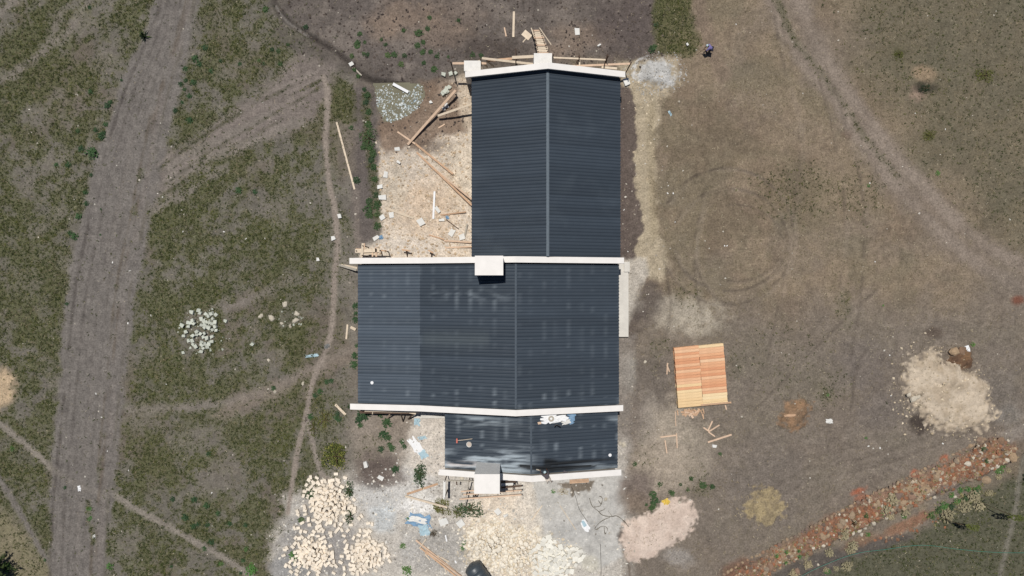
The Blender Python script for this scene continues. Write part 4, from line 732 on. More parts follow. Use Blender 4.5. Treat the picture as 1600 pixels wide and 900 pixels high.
for x, y, r in ((290, 108, 4), (283, 132, 4), (291, 126, 3.5), (302, 128, 5), (296, 150, 4), (275, 173, 4), (297, 187, 5), (305, 92, 6), (312, 100, 5), (158, 327, 2), (157, 367, 2), (373, 298, 5), (398, 300, 4), (320, 75, 5), (330, 110, 4), (345, 95, 3), (375, 100, 3), (285, 160, 3), (288, 140, 3)):
    weed(x, y, r, 'small green weed along the upper right edge of the dirt road', 'weeds right of the dirt road', WEEDD)
for x, y, r in ((562, 53, 4), (558, 71, 6), (560, 66, 4), (550, 88, 4), (574, 86, 4), (568, 84, 3), (602, 70, 3.5), (596, 62, 3), (631, 48, 4), (654, 52, 6), (668, 45, 4), (652, 71, 5), (661, 66, 4), (661, 82, 5), (673, 81, 4), (684, 88, 4), (606, 87, 5), (616, 86, 5), (632, 87, 4), (627, 101, 5), (662, 99, 4), (678, 108, 5), (739, 86, 4), (752, 87, 4), (570, 66, 3), (700, 89, 2.5), (716, 32, 4), (671, 28, 4)):
    weed(x, y, r, 'leafy green weed on the dark turned soil north of the puddle', 'weeds on the turned soil')
for x, y, r in ((478, 42, 4), (438, 100, 4), (412, 100, 3), (435, 80, 4), (425, 78, 4), (415, 15, 5), (450, 70, 3), (405, 95, 3)):
    weed(x, y, r, 'green weed in the grass beside the dark ditch', 'weeds beside the ditch')
for x, y, r in ((560, 120, 4), (553, 110, 4), (576, 175, 5), (574, 150, 6), (570, 140, 4), (576, 195, 6), (549, 200, 4), (557, 282, 6), (577, 315, 6), (576, 326, 7), (577, 336, 6), (590, 320, 7), (585, 262, 6), (583, 240, 6), (568, 230, 5), (590, 353, 6), (578, 232, 5), (586, 280, 5), (588, 305, 5), (572, 160, 5), (580, 250, 5), (590, 335, 5)):
    weed(x, y, r, 'leafy green weed in the planted strip between footpath and work yard', 'weeds of the planted strip', WEED)
for x, y, r in ((556, 478, 5), (556, 500, 5), (554, 570, 6), (555, 556, 6), (518, 595, 4), (510, 597, 4), (500, 612, 5), (492, 618, 4), (485, 651, 5), (428, 607, 4), (556, 490, 4), (557, 540, 3)):
    weed(x, y, r, 'dark green weed along the west side of the house', 'weeds along the west wall', WEEDD)
for x, y, r in ((527, 647, 4), (525, 652, 4), (530, 655, 5), (565, 650, 8), (560, 657, 6), (571, 648, 7), (563, 664, 4), (595, 647, 6), (604, 661, 8), (600, 679, 7), (606, 683, 5), (613, 700, 5), (609, 695, 4), (628, 690, 4), (632, 697, 4), (618, 732, 6), (596, 702, 5), (546, 635, 3)):
    weed(x, y, r, 'bushy dark green weed below the south west gable', 'weeds below the south west gable', WEEDD)
for x, y, r in ((102, 762, 3), (70, 875, 2.5), (290, 808, 6), (302, 822, 5), (310, 818, 4), (325, 820, 4), (330, 847, 5), (320, 857, 4), (359, 817, 4), (304, 780, 5), (323, 789, 5), (327, 709, 4), (384, 820, 4), (270, 780, 4), (376, 895, 3), (268, 885, 3), (340, 802, 4), (380, 875, 4)):
    weed(x, y, r, 'dark green weed in the dry lower left meadow', 'weeds of the lower left meadow', WEEDD)
for x, y, r in ((393, 888, 9), (384, 858, 4), (345, 880, 4), (172, 885, 6), (140, 795, 4), (142, 810, 4), (20, 700, 4), (10, 885, 8), (460, 868, 8), (474, 880, 3), (635, 890, 8), (629, 853, 5), (725, 848, 4), (722, 856, 4), (865, 768, 4), (637, 810, 3)):
    weed(x, y, r, 'bright green weed near the bottom edge of the picture', 'bright weeds near the bottom edge', WEEDB)
for x, y, r in ((1020, 772, 6), (1022, 782, 7), (1017, 794, 5), (1021, 790, 5), (1031, 757, 4), (1050, 770, 5), (1098, 758, 6), (1112, 760, 5), (1080, 748, 4), (1047, 768, 3), (1063, 757, 3), (1075, 765, 3), (1293, 617, 3), (1520, 538, 4), (1353, 684, 2.5), (1125, 709, 3), (1018, 78, 6), (1022, 74, 5), (1025, 40, 4), (992, 725, 4), (1465, 270, 4), (1357, 290, 3), (1380, 477, 2)):
    weed(x, y, r, 'low green plant on the bare ground east of the house', 'low plants east of the house', WEEDB if x > 1200 else WEED)
for x, y, r in ((486, 771, 8), (492, 778, 6), (464, 865, 6), (471, 812, 5), (1010, 788, 3)):
    weed(x, y, r, 'green weed growing between the building stones', 'weeds between the stones', WEED)
def lobed(name, mt, n, seed, size, shell=.35):      # a few unequal lobes make an uneven outline
    r = np.random.default_rng(seed + 900); vs = []; fs = []; b = 0
    for k in range(6):
        a = 6.283 * k / 6 + r.uniform(-.4, .4); q = r.uniform(.35, .62) if k else 0.0; s = r.uniform(.34, .6) if k else .6
        me = leaf_cloud('lobe', mt, max(8, int(n / 6)), seed + k, 1, size / s * .8, shell=shell); v = np.array([p.co[:] for p in me.vertices]) * s * (1, 1, r.uniform(.8, 1.3)) + (q * math.cos(a), q * math.sin(a), 0)
        f = np.array([p.vertices[:] for p in me.polygons]) + b; b += len(v); vs.append(v); fs.append(f); bpy.data.meshes.remove(me)
    return npmesh(name, np.concatenate(vs), np.concatenate(fs), mt)
def shrub(px, py, rx, ry, hgt, mt, seed, label, n=420, size=.16, group=None, mt2=None):
    g = gz(px, py); x, y, _ = P(px, py, 0); t = thing('shrub', label, 'shrub', (x, y, g), R.uniform(-.3, .3), group)
    f = link(bpy.data.objects.new('foliage', lobed('foliage', mt, n, seed, size)), t); f.scale = (rx / G, ry / G, hgt)
    if mt2:
        f2 = link(bpy.data.objects.new('flowering_top', lobed('flowering_top', mt2, n // 6, seed, size * .7, .1)), t); f2.scale = (rx / G * 1.1, ry / G * 1.1, hgt * 1.05); f2['kind'] = 'stuff'
    s = link(bpy.data.objects.new('stem', stem_mesh(seed, 1)), t); s.scale = (rx / G, ry / G, hgt); return t
shrub(526, 711, 23, 24, .9, M['leaf_olive'], 300, 'large olive shrub with yellow tips beside the round dark bare patch', 900, .12, None, M['leaf_yellow'])
shrub(657, 741, 12, 21, .8, M['leaf_dark'], 302, 'dark green oval bush left of the south wing corner', 500, .14)
shrub(546, 766, 10, 14, .7, M['leaf'], 304, 'green bush at the upper right of the building stone heap', 400, .16)
shrub(548, 804, 9, 15, .7, M['leaf'], 306, 'green bush standing in the building stones near the grey dust', 400, .16)
shrub(577, 216, 16, 16, .6, M['leaf'], 308, 'pale green bush in the planted strip west of the muddy yard', 500, .13)
shrub(690, 792, 20, 14, .4, M['leaf_olive'], 310, 'low olive bush below the south scaffold, left half', 520, .13)
shrub(735, 796, 26, 15, .45, M['leaf'], 312, 'low green bush below the tall south chimney', 600, .13)
shrub(716, 800, 12, 10, .35, M['leaf_olive'], 313, 'small olive bush between the two low bushes below the scaffold', 300, .15)
shrub(508, 655, 15, 22, .25, M['leaf_olive'], 314, 'low yellow green herb patch left of the south west gable', 300, .1, None, M['leaf_yellow'])
shrub(420 + 70, 668, 11, 18, .3, M['leaf_olive'], 316, 'yellow olive herb clump between the two footpaths', 260, .12)
for i, (x, y, r) in enumerate(((1405, 85, 10), (1452, 212, 12), (1538, 118, 16))): shrub(x, y, r, r * .75, .35, M['leaf_olive'], 320 + i, ('low olive bush near the right hand track', 'low olive bush by itself in the upper right field', 'wide brown olive bush at the upper right edge')[i], 320, .15)
shrub(1446, 138, 13, 7, .3, M['darktree'], 326, 'blackish burnt bush on a pale scorched patch, upper right', 260, .18)
shrub(880, 768, 11, 6, .3, M['dry'], 328, 'small dry bush at the foot of the south wall', 140, .2)
shrub(678, 833, 8, 6, .4, M['twig'], 329, 'small leafless dark bush on the grey dust', 160, .25)
dry = [(1258, 870), (1296, 864), (1306, 888), (1327, 860), (1332, 852), (1262, 882), (1240, 897), (1290, 890), (1322, 884), (1395, 780), (1412, 800), (1390, 806), (1318, 836), (1545, 770), (1560, 745), (1575, 735), (1520, 775), (1530, 790), (1505, 790), (1480, 805), (1385, 795)]
DRY = [leaf_cloud('dry_plant', M['dry'], 90, 340 + i, .5, .42, shell=.6) for i in range(3)]
for x, y in dry: put('dry_plant', R.choice(DRY), x, y, gz(x, y) - .01, R.uniform(0, 6), 'straw coloured dry plant on the dark soil below the aloes' if y > 848 and x < 1340 else 'straw coloured dry plant in the middle of the stony bank' if x < 1430 else 'straw coloured dry plant among the green herbs at the right end of the bank', 'dry plant', 'dry plants below the aloes' if y > 848 and x < 1340 else 'dry plants in mid bank' if x < 1430 else 'dry plants at the right end of the bank', 0, R.uniform(.25, .6))
for x, y, r in ((1455, 805, 6), (1466, 797, 6), (1476, 790, 7), (1486, 790, 6), (1496, 783, 6), (1508, 778, 6), (1523, 768, 7), (1528, 764, 6), (1500, 765, 5), (1487, 773, 5), (1512, 764, 5), (1560, 735, 6), (1566, 728, 6), (1356, 835, 4), (1413, 808, 4), (1292, 893, 5), (1377, 804, 4), (1541, 720, 4), (1536, 702, 5), (1353, 806, 4)):
    weed(x, y, r, 'green herb in the planted edge of the stony bank', 'green herbs of the bank', WEED + WEEDB)
def rosette(name, px, py, rad, n, hgt, mt, label, cat, seed, group=None, stalk=None, droop=.25, wid=.09):
    r = random.Random(seed); g = gz(px, py); x, y, _ = P(px, py, 0); t = thing(name, label, cat, (x, y, g), 0, group)
    for k in range(n):
        a = k * 2.4 + r.uniform(-.2, .2); q = .35 + .65 * (1 - k / n); L = rad * q * r.uniform(.85, 1.15); up = hgt * (1.15 - q) + .05; m = MB(); c, s = math.cos(a), math.sin(a); w = rad * wid
        m.add([(c * .03 - s * w, s * .03 + c * w, .02), (c * .03 + s * w, s * .03 - c * w, .02), (c * L * .55 + s * w * .8, s * L * .55 - c * w * .8, up), (c * L * .55 - s * w * .8, s * L * .55 + c * w * .8, up), (c * L, s * L, max(.02, up * (1 - droop))), (c * L * .5, s * L * .5, up - .05)], [(0, 1, 5), (1, 2, 5), (3, 0, 5), (0, 1, 2, 3), (2, 4, 3), (2, 5, 4), (3, 4, 5)])
        m.build('leaf', mt, t)
    if stalk:
        m = MB(); m.tube([(0, 0, 0), (stalk[0] * .4, stalk[1] * .4, stalk[2] * .7), stalk], [.05, .04, .02], 5); s = m.build('stalk', M['stem'], t)
        lc = link(bpy.data.objects.new('foliage', leaf_cloud('foliage', M['leaf_olive'], 110, seed, 1, .35)), t); lc.location = stalk; lc.scale = (.75, .28, .3); lc.rotation_euler = (0, 0, -.2)
    return t
rosette('agave_plant', 226, 57, .75, 16, .55, M['darktree'], 'dark spiky agave plant at the upper left edge of the dirt road', 'agave', 1)
for i, (x, y, r, l) in enumerate(((1211, 866, .34, 'leftmost small green aloe on the bank'), (1226, 860, .38, 'bluish green aloe between the leftmost aloe and the pair'), (1245, 858, .3, 'upper aloe of the green pair on the bank'), (1246, 867, .38, 'lower aloe of the green pair on the bank'), (1225, 877, .32, 'yellow green aloe below the other aloes'))):
    rosette('aloe_plant', x, y, r, 13, .3, M['aloe'], l, 'aloe', 20 + i, 'aloes on the bank')
rosette('aloe_plant', 1392, 785, .5, 14, .4, M['dry'], 'grey green thin leaved aloe in the middle of the bank', 'aloe', 40, 'aloes on the bank', None, .25, .05); rosette('aloe_plant', 1331, 815, .5, 12, .4, M['darktree'], 'dark thin leaved aloe between rocks of the bank', 'aloe', 41, 'aloes on the bank', None, .25, .05)
rosette('sapling', 1533, 785, .7, 9, .25, M['darktree'], 'young tree with dark spiky base and leaning green crown, nearer the right path', 'sapling', 50, 'saplings below the bank', (1.6, -.6, 2.4), .4, .05)
rosette('sapling', 1472, 809, .6, 9, .25, M['darktree'], 'young tree with dark spiky base and leaning green crown, lower left one', 'sapling', 51, 'saplings below the bank', (1.4, -.15, 2.0), .4, .05)
# tree at the lower left corner
t = thing('conifer_tree', 'dark evergreen tree cut by the lower left corner of the picture', 'tree', (*P(0, 884, 0)[:2], 0))
m = MB(); m.tube([(0, 0, -.1), (.02, 0, 1.6), (0, .03, 3.1)], [.14, .09, .03], 7); m.build('trunk', M['stem'], t)
rr = np.random.default_rng(5); vv = []; cnt = 0
for k in range(46):
    a = k * 2.4; zz = .5 + 2.6 * k / 46; L = (2.2 - .5 * zz) * rr.uniform(.8, 1.15)
    for j in range(34):
        q = rr.uniform(.15, 1); c, s = math.cos(a), math.sin(a); p = np.array((c * L * q, s * L * q, zz + .25 * q)) + rr.normal(0, .05, 3); b = a + rr.uniform(-1, 1); d = np.array((math.cos(b), math.sin(b), rr.uniform(-.2, .4))) * rr.uniform(.16, .34); w = np.array((-math.sin(b), math.cos(b), 0)) * .06
        vv += [p - w, p + w, p + d]; cnt += 1
link(bpy.data.objects.new('crown', npmesh('crown', np.array(vv), np.arange(3 * cnt).reshape(-1, 3), M['darktree'])), t)
# ------------------------------------------------------------------ loose timber and scaffolds
def plank(name, a, b, w, mt, label, cat='plank', t=.04, z=None, roll=0.0, group=None):
    (x1, y1, *za), (x2, y2, *zb) = a, b; z1 = za[0] if za else gz(x1, y1) + t / 2 + .01; z2 = zb[0] if zb else gz(x2, y2) + t / 2 + .01
    lift = max(0, max(gz(x1 + (x2 - x1) * k / 8, y1 + (y2 - y1) * k / 8) + t / 2 + .01 - (z1 + (z2 - z1) * k / 8) for k in range(9))) ; z1 += lift; z2 += lift
    m = MB(); m.beam(P(x1, y1, z1), P(x2, y2, z2), w, t, roll); return tag(m.build(name, M[mt]), label, cat, group)
plank('plank', (526, 191), (554, 296), .17, 'timber', 'long pale plank lying alone in the grass left of the planted strip')
plank('plank', (803, 18), (802, 58), .2, 'timber', 'wide pale plank on the turned soil above the plank ramp')
plank('plank', (788, 43), (791, 57), .12, 'timber_pink', 'short thin stick just left of the wide pale plank', 'stick')
plank('plank', (614, 131, .18), (638, 144, .1), .26, 'white', 'bright white board at the upper rim of the puddle', 'board')
plank('plank', (637, 226, .2), (712, 141, 1.1), .22, 'timber_pink', 'long diagonal beam rising from the muddy yard to the north wing', 'beam', .1)
plank('plank', (684, 181, .75), (742, 161, 1.9), .2, 'timber', 'raised board leaning from the diagonal beam onto the north wing wall', 'beam', .06)
plank('plank', (621, 206), (649, 225), .16, 'timber_pink', 'short board crossing the lower end of the diagonal beam')
plank('plank', (648, 224), (708, 272, .3), .18, 'timber_orange', 'upper of the long reddish boards crossing the work yard')
plank('plank', (651, 238), (745, 328, .5), .17, 'timber_orange', 'middle long reddish board crossing the work yard to the wall')
plank('plank', (675, 261, .08), (745, 318, .7), .15, 'timber_pink', 'pale long board beside the middle reddish board')
plank('plank', (602, 325), (646, 341), .2, 'timber', 'pale board lying left in the work yard')
plank('plank', (679, 299), (677, 342), .18, 'white', 'white board lying upright in the middle of the work yard', 'board')
plank('plank', (688, 336), (728, 331, .25), .12, 'timber_orange', 'thin reddish stick below the white board', 'stick')
plank('plank', (670, 367), (694, 374, .2), .12, 'timber_orange', 'thin reddish board in the lower work yard')
plank('plank', (694, 376, .12), (742, 379, .3), .16, 'timber_pink', 'pale board ending at the wall in the lower work yard')
plank('plank', (696, 387), (742, 385, .3), .14, 'timber_pink', 'pale pink board just above the middle gable coping')
plank('plank', (726, 371), (730, 350, .3), .14, 'timber_grey', 'short grey post lying by the wall in the work yard')
plank('plank', (685, 200), (695, 194), .12, 'timber_pink', 'very short pink offcut in the muddy yard', 'offcut')
plank('plank', (697, 343), (717, 358), .08, 'timber_dark', 'thin dark stick in the work yard', 'stick')
plank('plank', (551, 102), (548, 97), .5, 'offwhite', 'white slab spanning the dark ditch', 'slab', .12)
plank('plank', (553, 106), (565, 118), .12, 'timber_grey', 'grey stick along the ditch below the white slab', 'stick')
plank('plank', (524, 632), (540, 648), .22, 'timber', 'pale plank lying left of the south west gable')
plank('plank', (543, 507), (541, 530), .16, 'timber', 'pale short plank standing off the west wall')
plank('plank', (548, 511), (556, 515), .25, 'timber', 'pale block of wood against the west wall', 'offcut', .2)
plank('plank', (533, 414), (558, 419), .22, 'timber', 'upper pale board sticking out west of the middle gable', 'plank', .05)
plank('plank', (530, 414, .2), (557, 422, .9), .2, 'timber_grey', 'lower grey board sticking out west of the middle gable', 'plank', .06)
plank('plank', (633, 775, .3), (699, 793, .3), .18, 'timber', 'long pale plank lying across the low olive bush')
plank('plank', (636, 772), (684, 756), .2, 'timber_orange', 'pinkish plank left of the south scaffold')
plank('plank', (650, 844), (724, 903), .16, 'timber_pink', 'longest pole of the timber bundle left of the dark tank', 'pole', .1, group='timber bundle by the tank')
plank('plank', (656, 855), (716, 903), .14, 'timber_orange', 'lower reddish pole of the timber bundle left of the dark tank', 'pole', .1, group='timber bundle by the tank')
plank('plank', (665, 860, .2), (722, 902, .2), .14, 'timber_pink', 'middle pole lying on top of the timber bundle', 'pole', .08, group='timber bundle by the tank')
plank('plank', (684, 868), (702, 878), .12, 'timber', 'short pale stick on the upper side of the timber bundle', 'stick', group='timber bundle by the tank')
plank('plank', (655, 857, .2), (666, 842, .2), .08, 'timber', 'thin stick crossing the top of the timber bundle', 'stick', group='timber bundle by the tank')
plank('plank', (666, 866, .25), (668, 862, .25), .3, 'timber_orange', 'reddish offcut resting on the timber bundle', 'offcut', group='timber bundle by the tank')
plank('plank', (664, 866), (672, 875), .1, 'timber', 'small stick sticking out below the timber bundle', 'stick', group='timber bundle by the tank')
plank('plank', (694, 886), (698, 896), .09, 'timber', 'short thin stick under the timber bundle near the frame edge', 'stick', group='timber bundle by the tank')
plank('plank', (696, 836), (698, 846), .12, 'white', 'small white stick on the grey dust', 'stick'); plank('plank', (711, 876), (713, 880), .12, 'white', 'tiny white stick left of the dark tank', 'stick')
plank('plank', (831, 683 + 130), (847, 790), .08, 'timber', 'thin pale stick on the sandy ground above the rubble', 'stick')
plank('plank', (875, 790), (900, 828), .06, 'timber', 'thin pale stick on the concrete apron', 'stick')
for (a, b, w, l) in (((1032, 683), (1057, 680), .12, 'horizontal thin stick east of the south wing'), ((1057, 677), (1058, 700), .11, 'upright thin stick touching the horizontal stick'), ((1039, 688), (1042, 708), .11, 'leaning thin stick left of the upright stick'), ((1043, 567), (1042, 585), .12, 'longer stick of the crossed pair left of the board stack'), ((1042, 570), (1046, 581), .12, 'shorter stick of the crossed pair left of the board stack'), ((1099, 668), (1108, 674), .13, 'short reddish stick below the board stack'), ((1106, 673), (1113, 658), .13, 'pale stick pointing up below the board stack'), ((1108, 674), (1124, 664), .13, 'pale stick pointing right below the board stack'), ((1106, 691), (1143, 679), .16, 'long pale stick farther below the board stack'), ((1107, 675), (1117, 682), .12, 'thin stick just above the long pale stick'), ((1055, 643), (1056, 666), .07, 'very thin stick left of the wood chips'), ((1133, 633), (1135, 640), .12, 'tiny stick at the lower right corner of the board stack')):
    plank('stick', a, b, w, 'timber_pink', l, 'stick', .05)
# north scaffold: standards, ledgers and boards
sc = thing('timber_scaffold', 'rough timber scaffold along the north gable', 'scaffold', (*P(850, 92, 0)[:2], 0))
def part(t, name, a, b, w, th, mt, roll=0):
    m = MB(); o = t.location; pa = [P(*a)[i] - o[i] for i in range(3)]; pb = [P(*b)[i] - o[i] for i in range(3)]; m.beam(pa, pb, w, th, roll); return m.build(name, M[mt], t)
for a, b, w, mt in (((753, 91, 3.6), (840, 101, 3.9), .2, 'timber'), ((707, 99, 3.2), (760, 99, 3.2), .2, 'timber_pink'), ((762, 95, 3.2), (834, 88.5, 3.4), .2, 'timber_orange'), ((800, 90, 3.5), (838, 88, 3.7), .26, 'timber'), ((864, 90, 3.6), (946, 93.5, 3.4), .14, 'timber'), ((880, 104, 3.5), (986, 99.5, 2.6), .18, 'timber_pink'), ((940, 105, 3.0), (964, 107, 3.0), .2, 'timber'), ((748, 94, 3.6), (752, 108, 3.3), .2, 'timber'), ((760, 95, 3.3), (772, 104, 2.2), .16, 'timber'), ((757, 100, 3.0), (762, 105, 2.4), .16, 'timber'), ((905.5, 91, 3.4), (905.5, 104, 3.4), .12, 'timber')):
    part(sc, 'ledger', a, b, w, .06, mt)
for x, y, z in ((806, 97, 3.9), (905, 91, 3.7), (949, 90, 3.7), (751, 95, 3.7), (864, 88, 3.8), (705, 99, 3.3), (985, 100, 2.7)):
    bx, by, _ = P(x, y, z); m = MB(); o = sc.location; m.tube([(bx - o[0], by - o[1], 0), (bx - o[0], by - o[1], z + .5)], .05, 6); m.build('standard', M['timber_dark'], sc)
for i, (x0, y0, x1, y1) in enumerate(((806, 76, 806, 100), (905, 86, 900, 100), (949, 85, 944, 103))): part(sc, 'brace', (x0, y0, 0.05), (x1, y1, 3.5), .09, .09, 'timber_dark')
# plank ramp up to the north stack: bearers and treads
rp = thing('plank_ramp', 'steep plank ramp with many rungs leading to the north gable', 'ramp', (*P(842, 60, 0)[:2], 0))
A0, A1 = (833, 46, .15), (842, 87, 4.3); B0, B1 = (843, 46, .15), (858, 87, 4.3)
part(rp, 'bearer', A0, A1, .1, .1, 'timber_dark'); part(rp, 'bearer', B0, B1, .1, .1, 'timber_dark'); part(rp, 'handrail', (830, 44, .5), (833, 53, 1.0), .1, .08, 'timber'); part(rp, 'handrail', (843, 44, .5), (861, 70, 3.2), .1, .08, 'timber')
for k in range(14):
    t = (k + .5) / 14; q = [A0[i] + (A1[i] - A0[i]) * t for i in range(3)]; p = [B0[i] + (B1[i] - B0[i]) * t for i in range(3)]; ex = R.uniform(.5, 4)
    part(rp, 'tread', (q[0] - ex * .5, q[1] + R.uniform(-.4, .8), q[2] + .1), (p[0] + R.uniform(.3, 2.5), p[1] + R.uniform(-.8, .4), p[2] + .1), R.uniform(.12, .19), .05, 'timber' if k % 4 else 'timber_pink')
pa = tag(MB().box(-.42, .42, -.3, .3, 0, .06).build('board_pad', M['timber']), 'square pale board with short handle left of the plank ramp', 'board'); pa.location = P(823, 55, gz(823, 55) + .01); pa.rotation_euler = (0, 0, -.7); MB().box(.1, .2, -.75, -.3, 0.01, .05).build('handle', M['timber'], pa)
# scaffold at the north west corner of the middle wing
s2 = thing('timber_scaffold', 'small timber scaffold at the north west corner of the middle gable', 'scaffold', (*P(575, 392, 0)[:2], 0))
for n, a, b, w, mt in (('board', (555, 392, 2.2), (593, 391, 2.2), .35, 'timber'), ('board', (556, 389, 2.0), (604, 392, 1.6), .12, 'timber_orange'), ('ledger', (567, 380, 2.3), (565, 401, 2.3), .2, 'timber'), ('ledger', (569.5, 380, 2.3), (569, 390, 2.2), .12, 'timber_pink'), ('ledger', (587, 386, 2.2), (588, 401, 2.2), .15, 'timber_pink'), ('board', (568, 396, 2.0), (592, 396, 2.0), .2, 'timber'), ('ledger', (582, 388, 2.1), (582, 401, 2.1), .12, 'timber_pink')): part(s2, n, a, b, w, .06, mt)
for x, y, z in ((557, 392, 2.3), (567, 384, 2.4), (588, 390, 2.3), (602, 392, 1.7), (566, 399, 2.3)):
    bx, by, _ = P(x, y, z); o = s2.location; m = MB(); m.tube([(bx - o[0], by - o[1], 0), (bx - o[0], by - o[1], z + .1)], .05, 6); m.build('standard', M['timber_dark'], s2)
for x0, y0, x1, y1, l in ((628, 390, 641, 392, 'left'), (669, 391, 677, 395, 'right')):
    pr = thing('wall_prop', 'short T shaped timber prop in the work yard, %s one by the coping' % l, 'prop', (*P((x0 + x1) / 2, y0, 0)[:2], 0)); part(pr, 'crossbar', (x0, y0, .8), (x1, y1, .8), .12, .1, 'timber_orange'); part(pr, 'post', ((x0 + x1) / 2, (y0 + y1) / 2, 0), ((x0 + x1) / 2 + 1, (y0 + y1) / 2, .75), .1, .1, 'timber_dark'); part(pr, 'strut', ((x0 + x1) / 2, (y0 + y1) / 2, .7), ((x0 + x1) / 2 + 2, y1 + 9, .05), .08, .08, 'timber_dark')
# scaffold under the south west gable
s3 = thing('timber_scaffold', 'dark timber scaffold under the south gable of the middle wing', 'scaffold', (*P(630, 645, 0)[:2], 0))
for n, a, b, w, mt in (('board', (570, 641.5, 2.2), (673, 644.5, 2.2), .16, 'timber'), ('board', (562, 644, 1.9), (640, 645, 1.9), .2, 'timber_dark'), ('ledger', (583, 640, 2.2), (582, 647, 1.9), .1, 'timber'), ('ledger', (611, 643, 2.1), (606, 653, .3), .1, 'timber_pink'), ('strut', (626, 645, 1.9), (630, 659, .03), .1, 'timber_dark'), ('strut', (646, 646, 1.9), (638, 655, .03), .12, 'timber_dark'), ('board', (640, 644, 2.1), (650, 646, 2.2), .2, 'timber')): part(s3, n, a, b, w, .07, mt)
for x, y, z in ((566, 643, 2.2), (611, 643, 2.2), (640, 644, 2.2), (672, 645, 2.2)):
    bx, by, _ = P(x, y, z); o = s3.location; m = MB(); m.tube([(bx - o[0], by - o[1], 0), (bx - o[0], by - o[1], z)], .05, 6); m.build('standard', M['timber_dark'], s3)
# scaffold round the south chimney
s4 = thing('timber_scaffold', 'timber scaffold around the tall south chimney', 'scaffold', (*P(745, 770, 0)[:2], 0))
for n, a, b, w, mt in (('board', (694.5, 751, 2.5), (694, 780, 2.5), .2, 'offwhite'), ('ledger', (697, 751, 2.5), (742, 752, 2.5), .1, 'timber_grey'), ('ledger', (718, 783 - 3, 1.6), (815, 773, 1.6), .12, 'timber_pink'), ('ledger', (724, 773, 2.4), (815, 766, 2.4), .12, 'timber_pink'), ('ledger', (720, 768, 2.2), (745, 766, 2.2), .1, 'timber_pink'), ('ledger', (733, 750, 2.4), (727, 790, .6), .1, 'timber_grey'), ('ledger', (783, 753, 2.5), (806, 753, 2.5), .16, 'timber_dark'), ('ledger', (783, 762, 2.3), (815, 759, 2.2), .14, 'timber_dark'), ('ledger', (713, 752, 2.4), (714, 758, 2.3), .1, 'timber_dark'), ('strut', (740, 772, 2.2), (739, 780, .05), .1, 'timber_dark'), ('strut', (743, 772, 2.2), (745, 778, .05), .1, 'timber_dark'), ('board', (783, 757, 2.4), (802, 756, 2.4), .2, 'offwhite')): part(s4, n, a, b, w, .06, mt)
for x, y, z in ((695, 752, 2.5), (695, 778, 2.5), (733, 752, 2.5), (729, 772, 2.4), (806, 757, 2.5), (802, 767, 2.4), (742, 774, 2.4), (778, 772, 2.4)):
    bx, by, _ = P(x, y, z); o = s4.location; m = MB(); m.tube([(bx - o[0], by - o[1], 0), (bx - o[0], by - o[1], z + .1)], .045, 6); m.build('standard', M['timber_dark'], s4)
pr = thing('timber_trestle', 'rusty brown wooden trestle bench against the south wall', 'trestle', (*P(905, 751, 0)[:2], 0))
for k in range(3): part(pr, 'board', (890, 751 + k * 2.1 - .5, .8), (920, 748.5 + k * 2.1, .8), .1, .04, 'timber_orange')
for x, y in ((892, 753), (892, 757), (917, 751), (917, 755)): part(pr, 'leg', (x, y, 0.0), (x, y, .78), .07, .07, 'timber_dark')
# stack of sawn boards
st = thing('board_stack', 'low stack of orange and cream sawn boards in two columns on the bare earth', 'board stack')
cA, cB, cC, cD = [np.array(P(x, y, .5)[:2]) for x, y in ((1053, 543.5), (1130.5, 536.5), (1137, 630), (1060, 637.5))]
NB = 21; Lb = np.linalg.norm(cB - cA) / 2; Wb = np.linalg.norm(cD - cA) / NB; ang = math.atan2(*(cB - cA)[::-1]); st.location = (cA[0], cA[1], gz(1090, 590)); 
bm_o = [MB().box(0, Lb - .012, -(Wb - .008), 0, 0, .05).mesh('board', M[k]) for k in ('board', 'board_pale')]
for lay in range(9):
    for i in range(NB):
        for c in range(2):
            if 0 < lay < 8 and 0 < i < NB - 1: continue
            o = bpy.data.objects.new('board', bm_o[1 if (i > 14 + c * 2 or (i == 0 and c == 1) or (c == 0 and i == 13)) else 0])
            p = (cB - cA) / 2 * c + (cD - cA) * i / NB; o.location = (p[0] + R.uniform(-.02, .02), p[1], .04 + lay * .052 + R.uniform(0, .004)); o.rotation_euler = (0, R.uniform(-.004, .004), ang + R.uniform(-.004, .004)); link(o, st)
for k in range(5):
    m = MB(); p = (cB - cA) * (.1 + .2 * k); q = p + (cD - cA); m.beam((p[0], p[1], .0), (q[0], q[1], .0), .08, .07); m.build('bearer', M['timber_dark'], st)
m = MB(); p = (cD - cA) + (cB - cA) * .45; q = (cC - cA) + (cB - cA) * .07; m.beam((p[0], p[1] + .08, .53), (q[0], q[1] + .05, .53), .16, .04); m.build('board', M['timber_orange'], st)
chip = [block_mesh(500 + i, R.uniform(.2, .4), R.uniform(.1, .2), .03, M['timber_orange'], .03) for i in range(4)] + [block_mesh(510, .35, .18, .03, M['timber_pink'], .03)]
for k in range(34):
    x = 1083 + R.gauss(0, 11); y = 646 + abs(R.gauss(0, 4.5)) - 5 + .0 * k; put('wood_offcut', R.choice(chip), x, y, gz(x, y) + .01 + .05 * R.random(), R.uniform(0, 6), 'orange wood offcut in the litter below the board stack', 'offcut', 'wood offcuts below the board stack', .25, R.uniform(.8, 1.3))
